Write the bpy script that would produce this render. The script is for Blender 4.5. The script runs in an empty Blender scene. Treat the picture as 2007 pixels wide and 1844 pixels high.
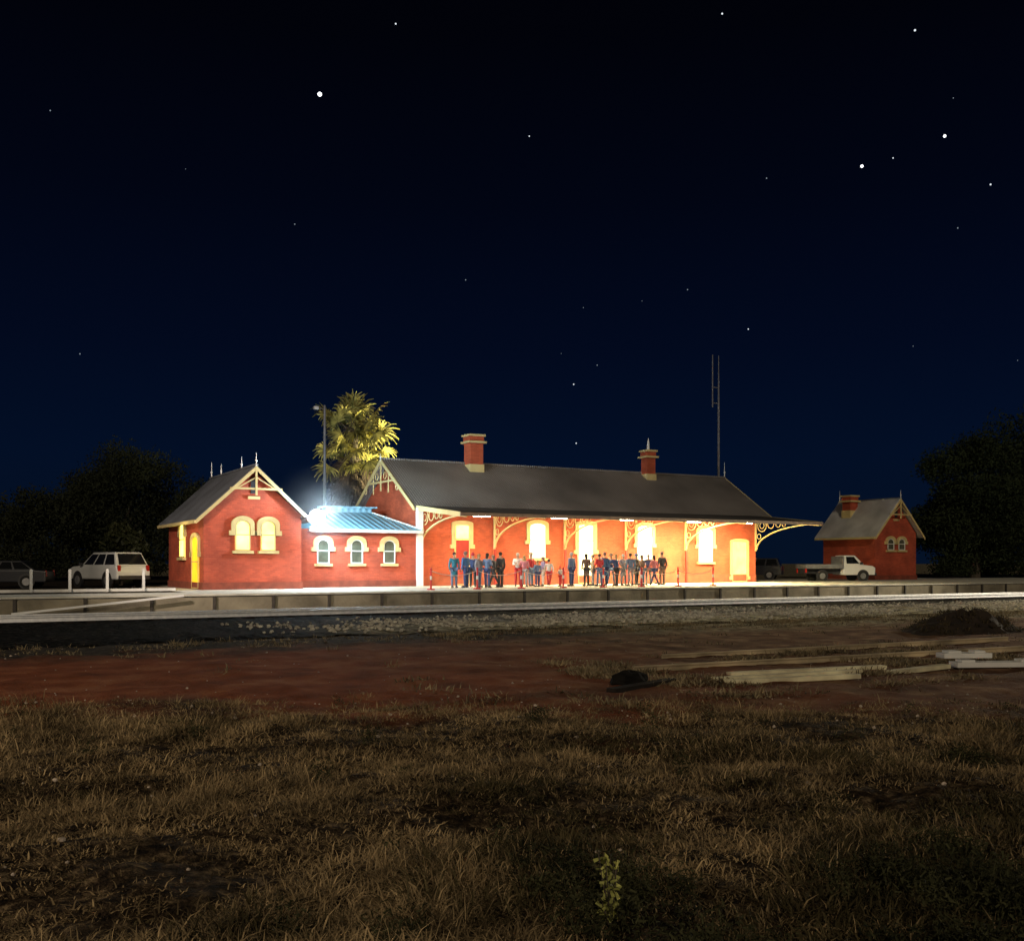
import bpy, bmesh, math, random
import numpy as np
from mathutils import Vector, Matrix, noise
random.seed(7); rng=np.random.default_rng(7)
sc=bpy.context.scene
sc.view_settings.view_transform='Standard'; sc.view_settings.look='None'; sc.view_settings.exposure=0
COL=sc.collection
R=math.radians
AL=R(29.74); CA,SA=math.cos(AL),math.sin(AL)

# ------------------------------------------------------------ materials
def nodes(name):
    m=bpy.data.materials.new(name); m.use_nodes=True
    nt=m.node_tree; b=nt.nodes['Principled BSDF']; return m,nt,b
def math_n(nt,op,a,b=None,c=None):
    n=nt.nodes.new('ShaderNodeMath'); n.operation=op
    for i,v in enumerate((a,b,c)):
        if v is None: continue
        if isinstance(v,(int,float)): n.inputs[i].default_value=v
        else: nt.links.new(v,n.inputs[i])
    return n.outputs[0]
def pbr(name,col,rough=.7,metal=0,var=.25,scale=3,bump=.1,bscale=40,rib=None,ribf=80,spec=.5):
    m,nt,b=nodes(name)
    tc=nt.nodes.new('ShaderNodeTexCoord')
    n=nt.nodes.new('ShaderNodeTexNoise'); n.inputs['Scale'].default_value=scale; n.inputs['Detail'].default_value=6
    nt.links.new(tc.outputs['Object'],n.inputs['Vector'])
    r=nt.nodes.new('ShaderNodeValToRGB')
    r.color_ramp.elements[0].position=.3; r.color_ramp.elements[1].position=.7
    r.color_ramp.elements[0].color=(*[c*(1-var) for c in col],1)
    r.color_ramp.elements[1].color=(*[min(1,c*(1+var)) for c in col],1)
    nt.links.new(n.outputs['Fac'],r.inputs['Fac']); nt.links.new(r.outputs['Color'],b.inputs['Base Color'])
    b.inputs['Roughness'].default_value=rough; b.inputs['Metallic'].default_value=metal
    b.inputs['Specular IOR Level'].default_value=spec
    if rib is not None:
        sx=nt.nodes.new('ShaderNodeSeparateXYZ'); nt.links.new(tc.outputs['Object'],sx.inputs[0])
        s=math_n(nt,'SINE',math_n(nt,'MULTIPLY',sx.outputs[rib],ribf))
        bp=nt.nodes.new('ShaderNodeBump'); bp.inputs['Strength'].default_value=.7; bp.inputs['Distance'].default_value=.03
        nt.links.new(s,bp.inputs['Height']); nt.links.new(bp.outputs[0],b.inputs['Normal'])
    elif bump:
        n2=nt.nodes.new('ShaderNodeTexNoise'); n2.inputs['Scale'].default_value=bscale; n2.inputs['Detail'].default_value=5
        nt.links.new(tc.outputs['Object'],n2.inputs['Vector'])
        bp=nt.nodes.new('ShaderNodeBump'); bp.inputs['Strength'].default_value=bump; bp.inputs['Distance'].default_value=.05
        nt.links.new(n2.outputs['Fac'],bp.inputs['Height']); nt.links.new(bp.outputs[0],b.inputs['Normal'])
    return m
def brick(name,c1,c2,mort):
    m,nt,b=nodes(name)
    tc=nt.nodes.new('ShaderNodeTexCoord'); sx=nt.nodes.new('ShaderNodeSeparateXYZ'); nt.links.new(tc.outputs['Object'],sx.inputs[0])
    cx=nt.nodes.new('ShaderNodeCombineXYZ'); nt.links.new(math_n(nt,'ADD',sx.outputs[0],sx.outputs[1]),cx.inputs[0]); nt.links.new(sx.outputs[2],cx.inputs[1])
    t=nt.nodes.new('ShaderNodeTexBrick'); nt.links.new(cx.outputs[0],t.inputs['Vector'])
    t.inputs['Scale'].default_value=1; t.inputs['Brick Width'].default_value=.24; t.inputs['Row Height'].default_value=.086; t.inputs['Mortar Size'].default_value=.006
    t.inputs['Color1'].default_value=(*c1,1); t.inputs['Color2'].default_value=(*c2,1); t.inputs['Mortar'].default_value=(*mort,1)
    n=nt.nodes.new('ShaderNodeTexNoise'); n.inputs['Scale'].default_value=.9; n.inputs['Detail'].default_value=8; nt.links.new(tc.outputs['Object'],n.inputs['Vector'])
    mr=nt.nodes.new('ShaderNodeMapRange'); mr.inputs[1].default_value=.3; mr.inputs[2].default_value=.7; mr.inputs[3].default_value=.68; mr.inputs[4].default_value=1.18
    nt.links.new(n.outputs['Fac'],mr.inputs[0])
    mx=nt.nodes.new('ShaderNodeVectorMath'); mx.operation='SCALE'; nt.links.new(t.outputs['Color'],mx.inputs[0]); nt.links.new(mr.outputs[0],mx.inputs['Scale'])
    nt.links.new(mx.outputs[0],b.inputs['Base Color']); b.inputs['Roughness'].default_value=.85
    bp=nt.nodes.new('ShaderNodeBump'); bp.inputs['Strength'].default_value=.5; bp.inputs['Distance'].default_value=.01
    nt.links.new(t.outputs['Fac'],bp.inputs['Height']); bp.invert=True; nt.links.new(bp.outputs[0],b.inputs['Normal'])
    return m
def emit(name,col,s,var=0.0,scale=2):
    m,nt,b=nodes(name); b.inputs['Base Color'].default_value=(*[c*.5 for c in col],1)
    b.inputs['Emission Color'].default_value=(*col,1); b.inputs['Emission Strength'].default_value=s
    if var:
        tc=nt.nodes.new('ShaderNodeTexCoord'); n=nt.nodes.new('ShaderNodeTexNoise'); n.inputs['Scale'].default_value=scale
        nt.links.new(tc.outputs['Object'],n.inputs['Vector'])
        mr=nt.nodes.new('ShaderNodeMapRange'); mr.inputs[1].default_value=.35; mr.inputs[2].default_value=.65
        mr.inputs[3].default_value=s*(1-var); mr.inputs[4].default_value=s*(1+var)
        nt.links.new(n.outputs['Fac'],mr.inputs[0]); nt.links.new(mr.outputs[0],b.inputs['Emission Strength'])
    return m
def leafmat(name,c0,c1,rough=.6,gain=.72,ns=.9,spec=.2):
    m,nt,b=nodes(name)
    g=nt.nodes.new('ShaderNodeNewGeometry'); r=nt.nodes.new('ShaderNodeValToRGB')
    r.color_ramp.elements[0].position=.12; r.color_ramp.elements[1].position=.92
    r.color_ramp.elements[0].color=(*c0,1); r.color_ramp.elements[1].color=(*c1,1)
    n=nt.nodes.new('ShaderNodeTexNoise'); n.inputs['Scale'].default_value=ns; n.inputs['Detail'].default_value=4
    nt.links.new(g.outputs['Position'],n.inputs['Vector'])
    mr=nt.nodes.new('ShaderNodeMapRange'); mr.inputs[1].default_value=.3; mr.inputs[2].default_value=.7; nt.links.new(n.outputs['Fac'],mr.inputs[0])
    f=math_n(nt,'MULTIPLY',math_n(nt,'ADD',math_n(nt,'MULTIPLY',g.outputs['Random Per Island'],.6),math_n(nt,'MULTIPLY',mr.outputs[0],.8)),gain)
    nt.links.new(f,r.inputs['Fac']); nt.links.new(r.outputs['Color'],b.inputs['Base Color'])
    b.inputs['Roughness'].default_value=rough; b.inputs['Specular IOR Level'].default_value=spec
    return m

M_brick=brick('red_brick',(.50,.085,.038),(.38,.060,.028),(.40,.095,.05))
M_brickw=brick('red_brick_main',(.52,.098,.040),(.40,.072,.030),(.42,.11,.05))
M_cream=pbr('cream_render',(.60,.48,.22),.7,var=.10,scale=2)
M_white=pbr('white_paint',(.75,.74,.70),.5,var=.06)
M_roof=pbr('roof_iron_x',(.22,.20,.185),.6,0,var=.40,scale=.20,rib=0,ribf=41)  # broad tone variation stands in for light patches on the roof
M_awn=pbr('awning_iron',(.085,.078,.072),.6,0,var=.22,scale=.6,rib=0,ribf=41)
M_lining=pbr('awning_bounce_lining',(.50,.34,.18),.8,0,var=.12,scale=1,rib=0,ribf=30)
M_roofy=pbr('roof_iron_y',(.13,.14,.16),.6,0,var=.3,scale=.8,rib=1,ribf=41)
M_roofyl=pbr('roof_iron_y_pale',(.50,.50,.50),.5,0,var=.25,scale=.8,rib=1,ribf=41)
M_roofp=pbr('galvanised_iron_bluelit',(.17,.33,.42),.45,.0,var=.18,scale=1,rib=0,ribf=18)  # the floodlight's blue spill is mixed into this iron's base colour
M_dark=pbr('dark_paint',(.03,.03,.035),.5)
M_redp=pbr('red_paint',(.35,.03,.02),.5,var=.1)
M_win=emit('lit_window',(1,.90,.20),2.6,.25,1.5)
M_winw=emit('lit_window_warm',(1,.86,.5),4,.35,1.5)
M_door=emit('lit_yellow_door',(1,.62,.02),1.0,.2,2)
M_darkwin=pbr('dim_glass',(.10,.10,.07),.15,bump=0)
M_conc=pbr('platform_concrete',(.62,.60,.52),.8,var=.18,scale=1.3,bump=.15,bscale=25)
M_face=pbr('platform_face_concrete',(.24,.21,.15),.9,var=.45,scale=.9,bump=.3,bscale=9)
M_steel=pbr('rail_steel',(.90,.92,.96),.62,1,var=.12,scale=6,bump=.0)
M_rust=pbr('rusty_steel',(.14,.08,.05),.8,0)
M_sleeper=pbr('timber_sleeper',(.025,.02,.018),.9,spec=.1)
M_tube=emit('lamp_glow',(1,.93,.75),30)
M_flood=emit('flood_glow',(.85,.95,1),60)
M_glass=pbr('car_glass',(.012,.013,.015),.08,bump=0)
M_tyre=pbr('tyre_rubber',(.02,.02,.02),.9)
M_rim=pbr('wheel_rim',(.35,.35,.36),.4,.6,bump=0)
M_bark=pbr('bark',(.07,.055,.04),.95,bump=.5,bscale=12)
M_timber=pbr('pale_timber',(.74,.62,.40),.85,var=.5,scale=1.6)

# ------------------------------------------------------------ mesh helper
class MB:
    def __init__(s): s.v=[]; s.f=[]
    def box(s,x0,x1,y0,y1,z0,z1):
        n=len(s.v); s.v+=[(x0,y0,z0),(x1,y0,z0),(x1,y1,z0),(x0,y1,z0),(x0,y0,z1),(x1,y0,z1),(x1,y1,z1),(x0,y1,z1)]
        s.f+=[tuple(n+i for i in q) for q in ((0,3,2,1),(4,5,6,7),(0,1,5,4),(1,2,6,5),(2,3,7,6),(3,0,4,7))]; return s
    def prism(s,pts,ext):
        n=len(s.v); k=len(pts); e=Vector(ext)
        s.v+=[tuple(Vector(p)) for p in pts]+[tuple(Vector(p)+e) for p in pts]
        s.f.append(tuple(range(n,n+k))); s.f.append(tuple(range(n+2*k-1,n+k-1,-1)))
        for i in range(k): j=(i+1)%k; s.f.append((n+i,n+j,n+k+j,n+k+i))
        return s
    def strip(s,a,b,ext):
        for i in range(len(a)-1): s.prism([a[i],a[i+1],b[i+1],b[i]],ext)
        return s
    def beam(s,p0,p1,w,h,up=(0,0,1)):
        p0=Vector(p0);p1=Vector(p1); d=(p1-p0).normalized(); u=Vector(up)
        if abs(d.dot(u))>.98: u=Vector((0,1,0))
        r=d.cross(u).normalized(); u=r.cross(d).normalized()
        q=[p0+r*w/2*a+u*h/2*b for a,b in((-1,-1),(1,-1),(1,1),(-1,1))]
        return s.prism(q,p1-p0)
    def tube(s,pts,rs,n=8):
        base=len(s.v); P=[Vector(p) for p in pts]
        for i,p in enumerate(P):
            d=(P[min(i+1,len(P)-1)]-P[max(i-1,0)]).normalized()
            u=Vector((0,0,1)) if abs(d.z)<.9 else Vector((1,0,0))
            a=d.cross(u).normalized(); b=d.cross(a)
            for k in range(n):
                t=2*math.pi*k/n; s.v.append(tuple(p+(a*math.cos(t)+b*math.sin(t))*rs[i]))
        for i in range(len(P)-1):
            for k in range(n):
                j=(k+1)%n; s.f.append((base+i*n+k,base+i*n+j,base+(i+1)*n+j,base+(i+1)*n+k))
        s.f.append(tuple(base+k for k in range(n))); s.f.append(tuple(base+(len(P)-1)*n+k for k in reversed(range(n))))
        return s
    def ball(s,c,r,sc=(1,1,1),nu=10,nv=7,jit=0):
        base=len(s.v)
        for i in range(nv+1):
            a=math.pi*i/nv
            for k in range(nu):
                t=2*math.pi*k/nu; q=1+random.uniform(-jit,jit)
                s.v.append((c[0]+r*q*sc[0]*math.sin(a)*math.cos(t),c[1]+r*q*sc[1]*math.sin(a)*math.sin(t),c[2]+r*q*sc[2]*math.cos(a)))
        for i in range(nv):
            for k in range(nu):
                j=(k+1)%nu; s.f.append((base+i*nu+k,base+(i+1)*nu+k,base+(i+1)*nu+j,base+i*nu+j))
        return s
    def ring(s,c,r,th,axis='x',n=12):
        pts=[]
        for k in range(n+1):
            t=2*math.pi*k/n
            if axis=='x': pts.append((c[0],c[1]+r*math.cos(t),c[2]+r*math.sin(t)))
            else: pts.append((c[0]+r*math.cos(t),c[1],c[2]+r*math.sin(t)))
        return s.tube(pts,[th]*(n+1),5)
    def build(s,name,mat,parent=None,smooth=False,bevel=0,**props):
        me=bpy.data.meshes.new(name)
        off=Vector(parent.location) if parent else Vector((0,0,0))
        p=parent
        while p is not None and p.parent is not None: p=p.parent; off+=p.location
        me.from_pydata([tuple(Vector(v)-off) for v in s.v],[],s.f)
        bm=bmesh.new(); bm.from_mesh(me); 
        bmesh.ops.remove_doubles(bm,verts=bm.verts,dist=1e-5)
        bmesh.ops.recalc_face_normals(bm,faces=bm.faces)
        if bevel:
            es=[e for e in bm.edges if len(e.link_faces)==2 and e.calc_face_angle(0)>.5]
            bmesh.ops.bevel(bm,geom=es,offset=bevel,segments=3,profile=.6,affect='EDGES')
        bm.to_mesh(me); bm.free()
        if smooth:
            for q in me.polygons: q.use_smooth=True
        me.materials.append(mat)
        return mkobj(name,me,parent,**props)
def mkobj(name,me,parent=None,**props):
    o=bpy.data.objects.new(name,me); COL.objects.link(o)
    if parent: o.parent=parent
    for k,v in props.items(): o[k]=v
    return o
def empty(name,loc,**props):
    o=mkobj(name,None,None,**props); o.location=loc; o.empty_display_size=.3; return o
def lamp(name,kind,loc,energy,col,parent=None,size=.2,target=None,spot=None):
    l=bpy.data.lights.new(name,kind); l.energy=energy; l.color=col
    if kind=='AREA': l.size=size
    elif kind in('POINT','SPOT'): l.shadow_soft_size=size
    o=bpy.data.objects.new(name,l); COL.objects.link(o); o.location=loc
    if target is not None: o.rotation_euler=(Vector(target)-Vector(loc)).to_track_quat('-Z','Y').to_euler()
    if spot: l.spot_size=R(spot); l.spot_blend=.6
    if parent: o.parent=parent; o.location=Vector(loc)-parent.location
    return o

# ------------------------------------------------------------ world
w=bpy.data.worlds.new('World'); sc.world=w; w.use_nodes=True; nt=w.node_tree; bg=nt.nodes['Background']
tc=nt.nodes.new('ShaderNodeTexCoord'); sx=nt.nodes.new('ShaderNodeSeparateXYZ'); nt.links.new(tc.outputs['Generated'],sx.inputs[0])
rp=nt.nodes.new('ShaderNodeValToRGB'); el=rp.color_ramp.elements
el[0].position=0; el[0].color=(.0016,.0056,.0170,1); el[1].position=.6; el[1].color=(.0004,.0005,.0014,1)
for p,c in((.10,(.0010,.0048,.0185,1)),(.20,(.0008,.0030,.0125,1)),(.33,(.0006,.0016,.0063,1)),(.46,(.0005,.0008,.0027,1))):
    e=el.new(p); e.color=c
nt.links.new(sx.outputs[2],rp.inputs['Fac']); nt.links.new(rp.outputs['Color'],bg.inputs['Color']); bg.inputs['Strength'].default_value=1

# ------------------------------------------------------------ camera
cd=bpy.data.cameras.new('camera'); cam=bpy.data.objects.new('camera',cd); COL.objects.link(cam); sc.camera=cam
cam.location=(0,0,2.0); cam.rotation_euler=(R(90),0,-AL); cd.sensor_width=36; cd.lens=35.87; cd.shift_y=.0907; cd.clip_end=6000

# ------------------------------------------------------------ ground
def hgt(x,y):
    if y>41: return .775
    if y>40.3: return .775*(y-40.3)/.7
    d=x*SA+y*CA
    a=.05 if d>14 else .05+.07*min(1,(14-d)/4)
    z=a*(noise.noise(Vector((x*.7,y*.7,0)))+.6*noise.noise(Vector((x*2.3,y*2.3,5)))+.35*noise.noise(Vector((x*5.1,y*5.1,8))))
    if y>24: z*=max(0,(27-y)/3) if y<27 else 0
    return z
xs=np.concatenate([[-2500,-900,-300,-120,-60,-35],np.arange(-20,-4,.3),np.arange(-4,18,.1),np.arange(18,26,.25),np.arange(26,90,.8),[95,110,150,300,900,2500]])
ys=np.concatenate([[-600,-150,-40],np.arange(-10,0,.3),np.arange(0,15,.1),np.arange(15,27,.22),np.arange(27.2,40,.8),[40.0,40.3,41.0,43],np.arange(46,90,4),[100,150,300,900,3000]])
vs=[(x,y,hgt(x,y)) for y in ys for x in xs]; nx=len(xs)
fs=[(j*nx+i,j*nx+i+1,(j+1)*nx+i+1,(j+1)*nx+i) for j in range(len(ys)-1) for i in range(nx-1)]
me=bpy.data.meshes.new('ground'); me.from_pydata(vs,[],fs)
for p in me.polygons: p.use_smooth=True
m,nt,b=nodes('outback_soil')
g=nt.nodes.new('ShaderNodeNewGeometry'); sx=nt.nodes.new('ShaderNodeSeparateXYZ'); nt.links.new(g.outputs['Position'],sx.inputs[0])
def nz(scale,det=6):
    n=nt.nodes.new('ShaderNodeTexNoise'); n.inputs['Scale'].default_value=scale; n.inputs['Detail'].default_value=det; nt.links.new(g.outputs['Position'],n.inputs['Vector']); return n.outputs['Fac']
def ramp(f,stops):
    r=nt.nodes.new('ShaderNodeValToRGB'); e=r.color_ramp.elements
    e[0].position=stops[0][0]; e[0].color=(*stops[0][1],1); e[1].position=stops[-1][0]; e[1].color=(*stops[-1][1],1)
    for p,c in stops[1:-1]: q=e.new(p); q.color=(*c,1)
    nt.links.new(f,r.inputs['Fac']); return r.outputs['Color']
def mixc(f,a,b2):
    q=nt.nodes.new('ShaderNodeMix'); q.data_type='RGBA'; nt.links.new(f,q.inputs[0]); nt.links.new(a,q.inputs[6]); nt.links.new(b2,q.inputs[7]); return q.outputs[2]
def mrange(f,a,b2,c=0,d=1):
    q=nt.nodes.new('ShaderNodeMapRange'); q.inputs[1].default_value=a; q.inputs[2].default_value=b2; q.inputs[3].default_value=c; q.inputs[4].default_value=d; nt.links.new(f,q.inputs[0]); return q.outputs[0]
red=ramp(nz(1.1,12),[(.3,(.14,.042,.018)),(.5,(.25,.076,.032)),(.68,(.34,.14,.07))])
redR=ramp(nz(1.4,12),[(.3,(.07,.035,.02)),(.5,(.16,.08,.045)),(.68,(.32,.20,.115))])
brn=ramp(nz(9,12),[(.36,(.010,.007,.005)),(.52,(.042,.028,.016)),(.70,(.18,.13,.075))])
dep=math_n(nt,'ADD',math_n(nt,'MULTIPLY',sx.outputs[0],SA),math_n(nt,'MULTIPLY',sx.outputs[1],CA))
dn=math_n(nt,'ADD',dep,math_n(nt,'MULTIPLY',math_n(nt,'SUBTRACT',nz(.5,8),.5),10))
xn=math_n(nt,'ADD',sx.outputs[0],math_n(nt,'MULTIPLY',math_n(nt,'SUBTRACT',nz(.35,5),.5),14))
c1=mixc(mrange(dn,12.5,15),brn,mixc(mrange(xn,7,15),red,redR))
yn=math_n(nt,'ADD',sx.outputs[1],math_n(nt,'MULTIPLY',math_n(nt,'SUBTRACT',nz(.8,5),.5),5))
drk=ramp(nz(6,8),[(.35,(.018,.014,.011)),(.6,(.06,.048,.034)),(.75,(.16,.13,.085))])
plg=ramp(nz(4,9),[(.36,(.06,.05,.032)),(.52,(.28,.24,.15)),(.68,(.56,.49,.33))])
drk=mixc(mrange(xn,15,22),drk,plg)
c2=mixc(mrange(yn,22,24.5),c1,drk)
nt.links.new(c2,b.inputs['Base Color']); b.inputs['Roughness'].default_value=.95; b.inputs['Specular IOR Level'].default_value=.1
bp=nt.nodes.new('ShaderNodeBump'); bp.inputs['Strength'].default_value=1; bp.inputs['Distance'].default_value=.08
nt.links.new(math_n(nt,'ADD',nz(7,10),math_n(nt,'MULTIPLY',nz(34,6),.5)),bp.inputs['Height']); nt.links.new(bp.outputs[0],b.inputs['Normal'])
me.materials.append(m); mkobj('ground',me,kind='structure',label='red dirt and dry brown scrub ground',category='ground')

# ballast bed
v=[];f=[]
bx=np.arange(-20,95,.35); by=[26.6,27.2,28.5,30,31.5,33,34.4,35,35.6,36.6,37.6,38.6,39.6,40.05]
bz=[.01,.05,.07,.06,.05,.05,.06,.06,.08,.08,.08,.08,.05,.03]
for j,y in enumerate(by):
    for x in bx: v.append((x,y+(random.uniform(-.3,.3) if j<2 else 0),bz[j]+random.uniform(-.025,.04)))
n=len(bx)
for j in range(len(by)-1):
    for i in range(n-1): f.append((j*n+i,j*n+i+1,(j+1)*n+i+1,(j+1)*n+i))
me=bpy.data.meshes.new('ballast_bed'); me.from_pydata(v,[],f)
m,nt,b=nodes('ballast'); g=nt.nodes.new('ShaderNodeNewGeometry'); sx=nt.nodes.new('ShaderNodeSeparateXYZ'); nt.links.new(g.outputs['Position'],sx.inputs[0])
vo=nt.nodes.new('ShaderNodeTexVoronoi'); vo.inputs['Scale'].default_value=8; nt.links.new(g.outputs['Position'],vo.inputs['Vector'])
sp=nt.nodes.new('ShaderNodeSeparateColor'); nt.links.new(vo.outputs['Color'],sp.inputs[0])
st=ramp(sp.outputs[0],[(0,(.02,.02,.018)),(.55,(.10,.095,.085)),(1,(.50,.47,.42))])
st_dim=ramp(sp.outputs[0],[(0,(.003,.003,.0025)),(.75,(.009,.008,.007)),(1,(.05,.045,.038))])  # near-black tone paints in the dim light at left and along the track
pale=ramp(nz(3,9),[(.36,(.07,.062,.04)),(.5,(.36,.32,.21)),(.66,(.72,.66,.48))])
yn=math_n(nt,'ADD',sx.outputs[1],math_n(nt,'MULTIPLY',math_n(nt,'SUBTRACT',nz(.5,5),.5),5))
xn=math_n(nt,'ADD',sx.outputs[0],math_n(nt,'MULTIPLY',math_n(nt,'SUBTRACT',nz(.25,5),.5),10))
stt=mixc(mrange(yn,32.5,34.5),st,st_dim)
palex=mixc(mrange(xn,9,15),st_dim,pale)
c=mixc(mrange(xn,9,17),st_dim,stt)
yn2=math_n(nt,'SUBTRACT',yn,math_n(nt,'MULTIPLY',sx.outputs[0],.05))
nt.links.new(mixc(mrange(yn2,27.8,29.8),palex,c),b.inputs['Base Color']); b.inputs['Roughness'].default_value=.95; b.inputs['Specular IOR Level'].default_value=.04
bp=nt.nodes.new('ShaderNodeBump'); bp.inputs['Strength'].default_value=1; bp.inputs['Distance'].default_value=.05; nt.links.new(vo.outputs['Distance'],bp.inputs['Height']); bp.invert=True
nt.links.new(bp.outputs[0],b.inputs['Normal'])
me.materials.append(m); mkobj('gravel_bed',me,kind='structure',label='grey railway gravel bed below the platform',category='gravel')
q=MB()
while len(q.f)<15*5200:
    x=8+52*random.random()**1.1; y=random.gauss(29.6,1.7)
    if y<26.4 or y>34 or noise.noise(Vector((x*.4,y*.8,3)))<-.2 or random.random()>(x-6)/14: continue
    r_=random.uniform(.03,.075); q.ball((x,y,.07+r_*.3),r_,(1,random.uniform(.6,1),.7),5,3,.3)
q.build('gravel_stones',pbr('gravel_stone',(.46,.43,.36),.9,var=.6,scale=2.5,spec=.1),None,kind='stuff',label='coarse pale gravel stones beside the railway track',category='gravel')

# track
tr=empty('railway_track',(0,37.2,.05),kind='structure',label='steel railway track running beside the platform',category='railway track')
for y in(36.1,37.535):
    MB().box(-20,95,y-.05,y+.05,.25,.31).box(-20,95,y-.01,y+.01,.14,.25).box(-20,95,y-.07,y+.07,.12,.14).build('rail',M_steel,tr,bevel=.02)
q=MB()
x=-20
while x<95: q.box(x,x+.23,35.55,38.1,.04,.122); x+=.68
q.build('sleeper',M_sleeper,tr,kind='stuff')

# platform
pf=empty('platform',(30,45,0),kind='structure',label='long raised concrete railway platform with retaining posts',category='platform')
MB().box(-20,9.4,40.3,44,0,.79).box(9.4,95,40.3,58,0,.79).build('deck',M_conc,pf)
MB().box(-20,95,40.18,40.3,0,.69).build('retaining_wall',M_face,pf)
MB().box(-20,95,40.12,40.55,.74,.802).build('coping',pbr('coping_pale',(.58,.56,.48),.8,var=.25,scale=1.2),pf)
q0=None; x=-18.4
M_post=pbr('retaining_post_steel',(.07,.06,.05),.8)
for i in range(46):
    if q0 is None:
        o=MB().box(x,x+.10,40.08,40.17,0,.73).build('retaining_post',M_post,pf); q0=o; x0=x
    else:
        o=q0.copy(); COL.objects.link(o); o.parent=pf; o.location=(x-x0,0,0)
    x+=2.33

# ------------------------------------------------------------ facade helpers
def FR(Y): return (lambda a,o,z:(a,Y-o,z)),(lambda d:(0,-d,0))
def LS(X): return (lambda a,o,z:(X-o,a,z)),(lambda d:(-d,0,0))
def outl(a0,a1,z0,z1,rise,n=10):
    pts=[(a0,z0)]
    c=(a0+a1)/2; h=(a1-a0)/2
    for k in range(n+1):
        t=math.pi*(1-k/n); pts.append((c+h*math.cos(t),z1-rise+rise*math.sin(t)))
    pts.append((a1,z0)); return pts
def opening(parent,fr,a0,a1,z0,z1,pane,kind='window',rise=.25,sill=True,hood=.55,sw=.2,bars=True,doormat=None,transom=None):
    F,E=fr
    P=outl(a0,a1,z0,z1,rise)
    q=MB(); q.prism([F(a,.02,z) for a,z in P],E(.02)); w=q.build(kind,pane,parent)
    zs=z0+(z1-z0)*(1-hood)
    I=outl(a0,a1,zs,z1,rise); O=outl(a0-sw,a1+sw,zs,z1+sw,rise+.05)
    q=MB(); q.strip([F(a,0,z) for a,z in I],[F(a,0,z) for a,z in O],E(.11))
    q.prism([F(a0-sw-.1,0,zs),F(a0,0,zs),F(a0,0,zs+.22),F(a0-sw-.1,0,zs+.22)],E(.114))
    q.prism([F(a1+sw+.1,0,zs),F(a1,0,zs),F(a1,0,zs+.22),F(a1+sw+.1,0,zs+.22)],E(.114))
    q.build('surround',M_cream,w)
    q=MB(); t=.05
    I=outl(a0+t,a1-t,z0+t,z1-t,max(rise-t,.02)); q.strip([F(a,.04,z) for a,z in I],[F(a,.04,z) for a,z in P],E(.04))
    q.prism([F(a0,.04,z0),F(a1,.04,z0),F(a1,.04,z0+t),F(a0,.04,z0+t)],E(.04))
    if bars:
        mz=transom or (z0+z1)/2; q.prism([F(a0+t,.04,mz),F(a1-t,.04,mz),F(a1-t,.04,mz+.05),F(a0+t,.04,mz+.05)],E(.035))
    q.build('frame',M_white if kind=='window' and pane is not M_win else M_cream,w)
    if sill:
        q=MB(); q.prism([F(a0-.14,0,z0-.14),F(a1+.14,0,z0-.14),F(a1+.14,0,z0-.01),F(a0-.14,0,z0-.01)],E(.17)); q.build('sill',M_cream,w)
    if doormat:
        q=MB(); zt=transom-.02
        q.prism([F(a0+t,.045,z0+.02),F(a1-t,.045,z0+.02),F(a1-t,.045,zt),F(a0+t,.045,zt)],E(.02)); q.build('door_leaf',doormat,w)
    return w
def finial(parent,x,y,z,h=.9):
    MB().tube([(x,y,z-.1),(x,y,z+h*.35),(x,y,z+h)],[.04,.025,.008],6).ball((x,y,z+h*.35),.06).build('finial',M_white,parent)
def chimney(parent,x,y,zb,zt,w=.42,bm_=None):
    bm_=bm_ or M_brickw
    c=MB().box(x-w,x+w,y-w,y+w,zb-.9,zt-.55).build('chimney',bm_,parent)
    MB().box(x-w-.05,x+w+.05,y-w-.05,y+w+.05,zb-.9,zb+.08).build('base_band',M_cream,c)
    MB().box(x-w-.16,x+w+.16,y-w-.16,y+w+.16,zt-.52,zt-.40).build('pale_band',M_cream,c)
    MB().box(x-w-.06,x+w+.06,y-w-.06,y+w+.06,zt-.55,zt-.52).box(x-w-.03,x+w+.03,y-w-.03,y+w+.03,zt-.40,zt-.12).build('neck',bm_,c)
    MB().box(x-w-.11,x+w+.11,y-w-.11,y+w+.11,zt-.12,zt).build('cap',M_cream,c)
    return c

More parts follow.
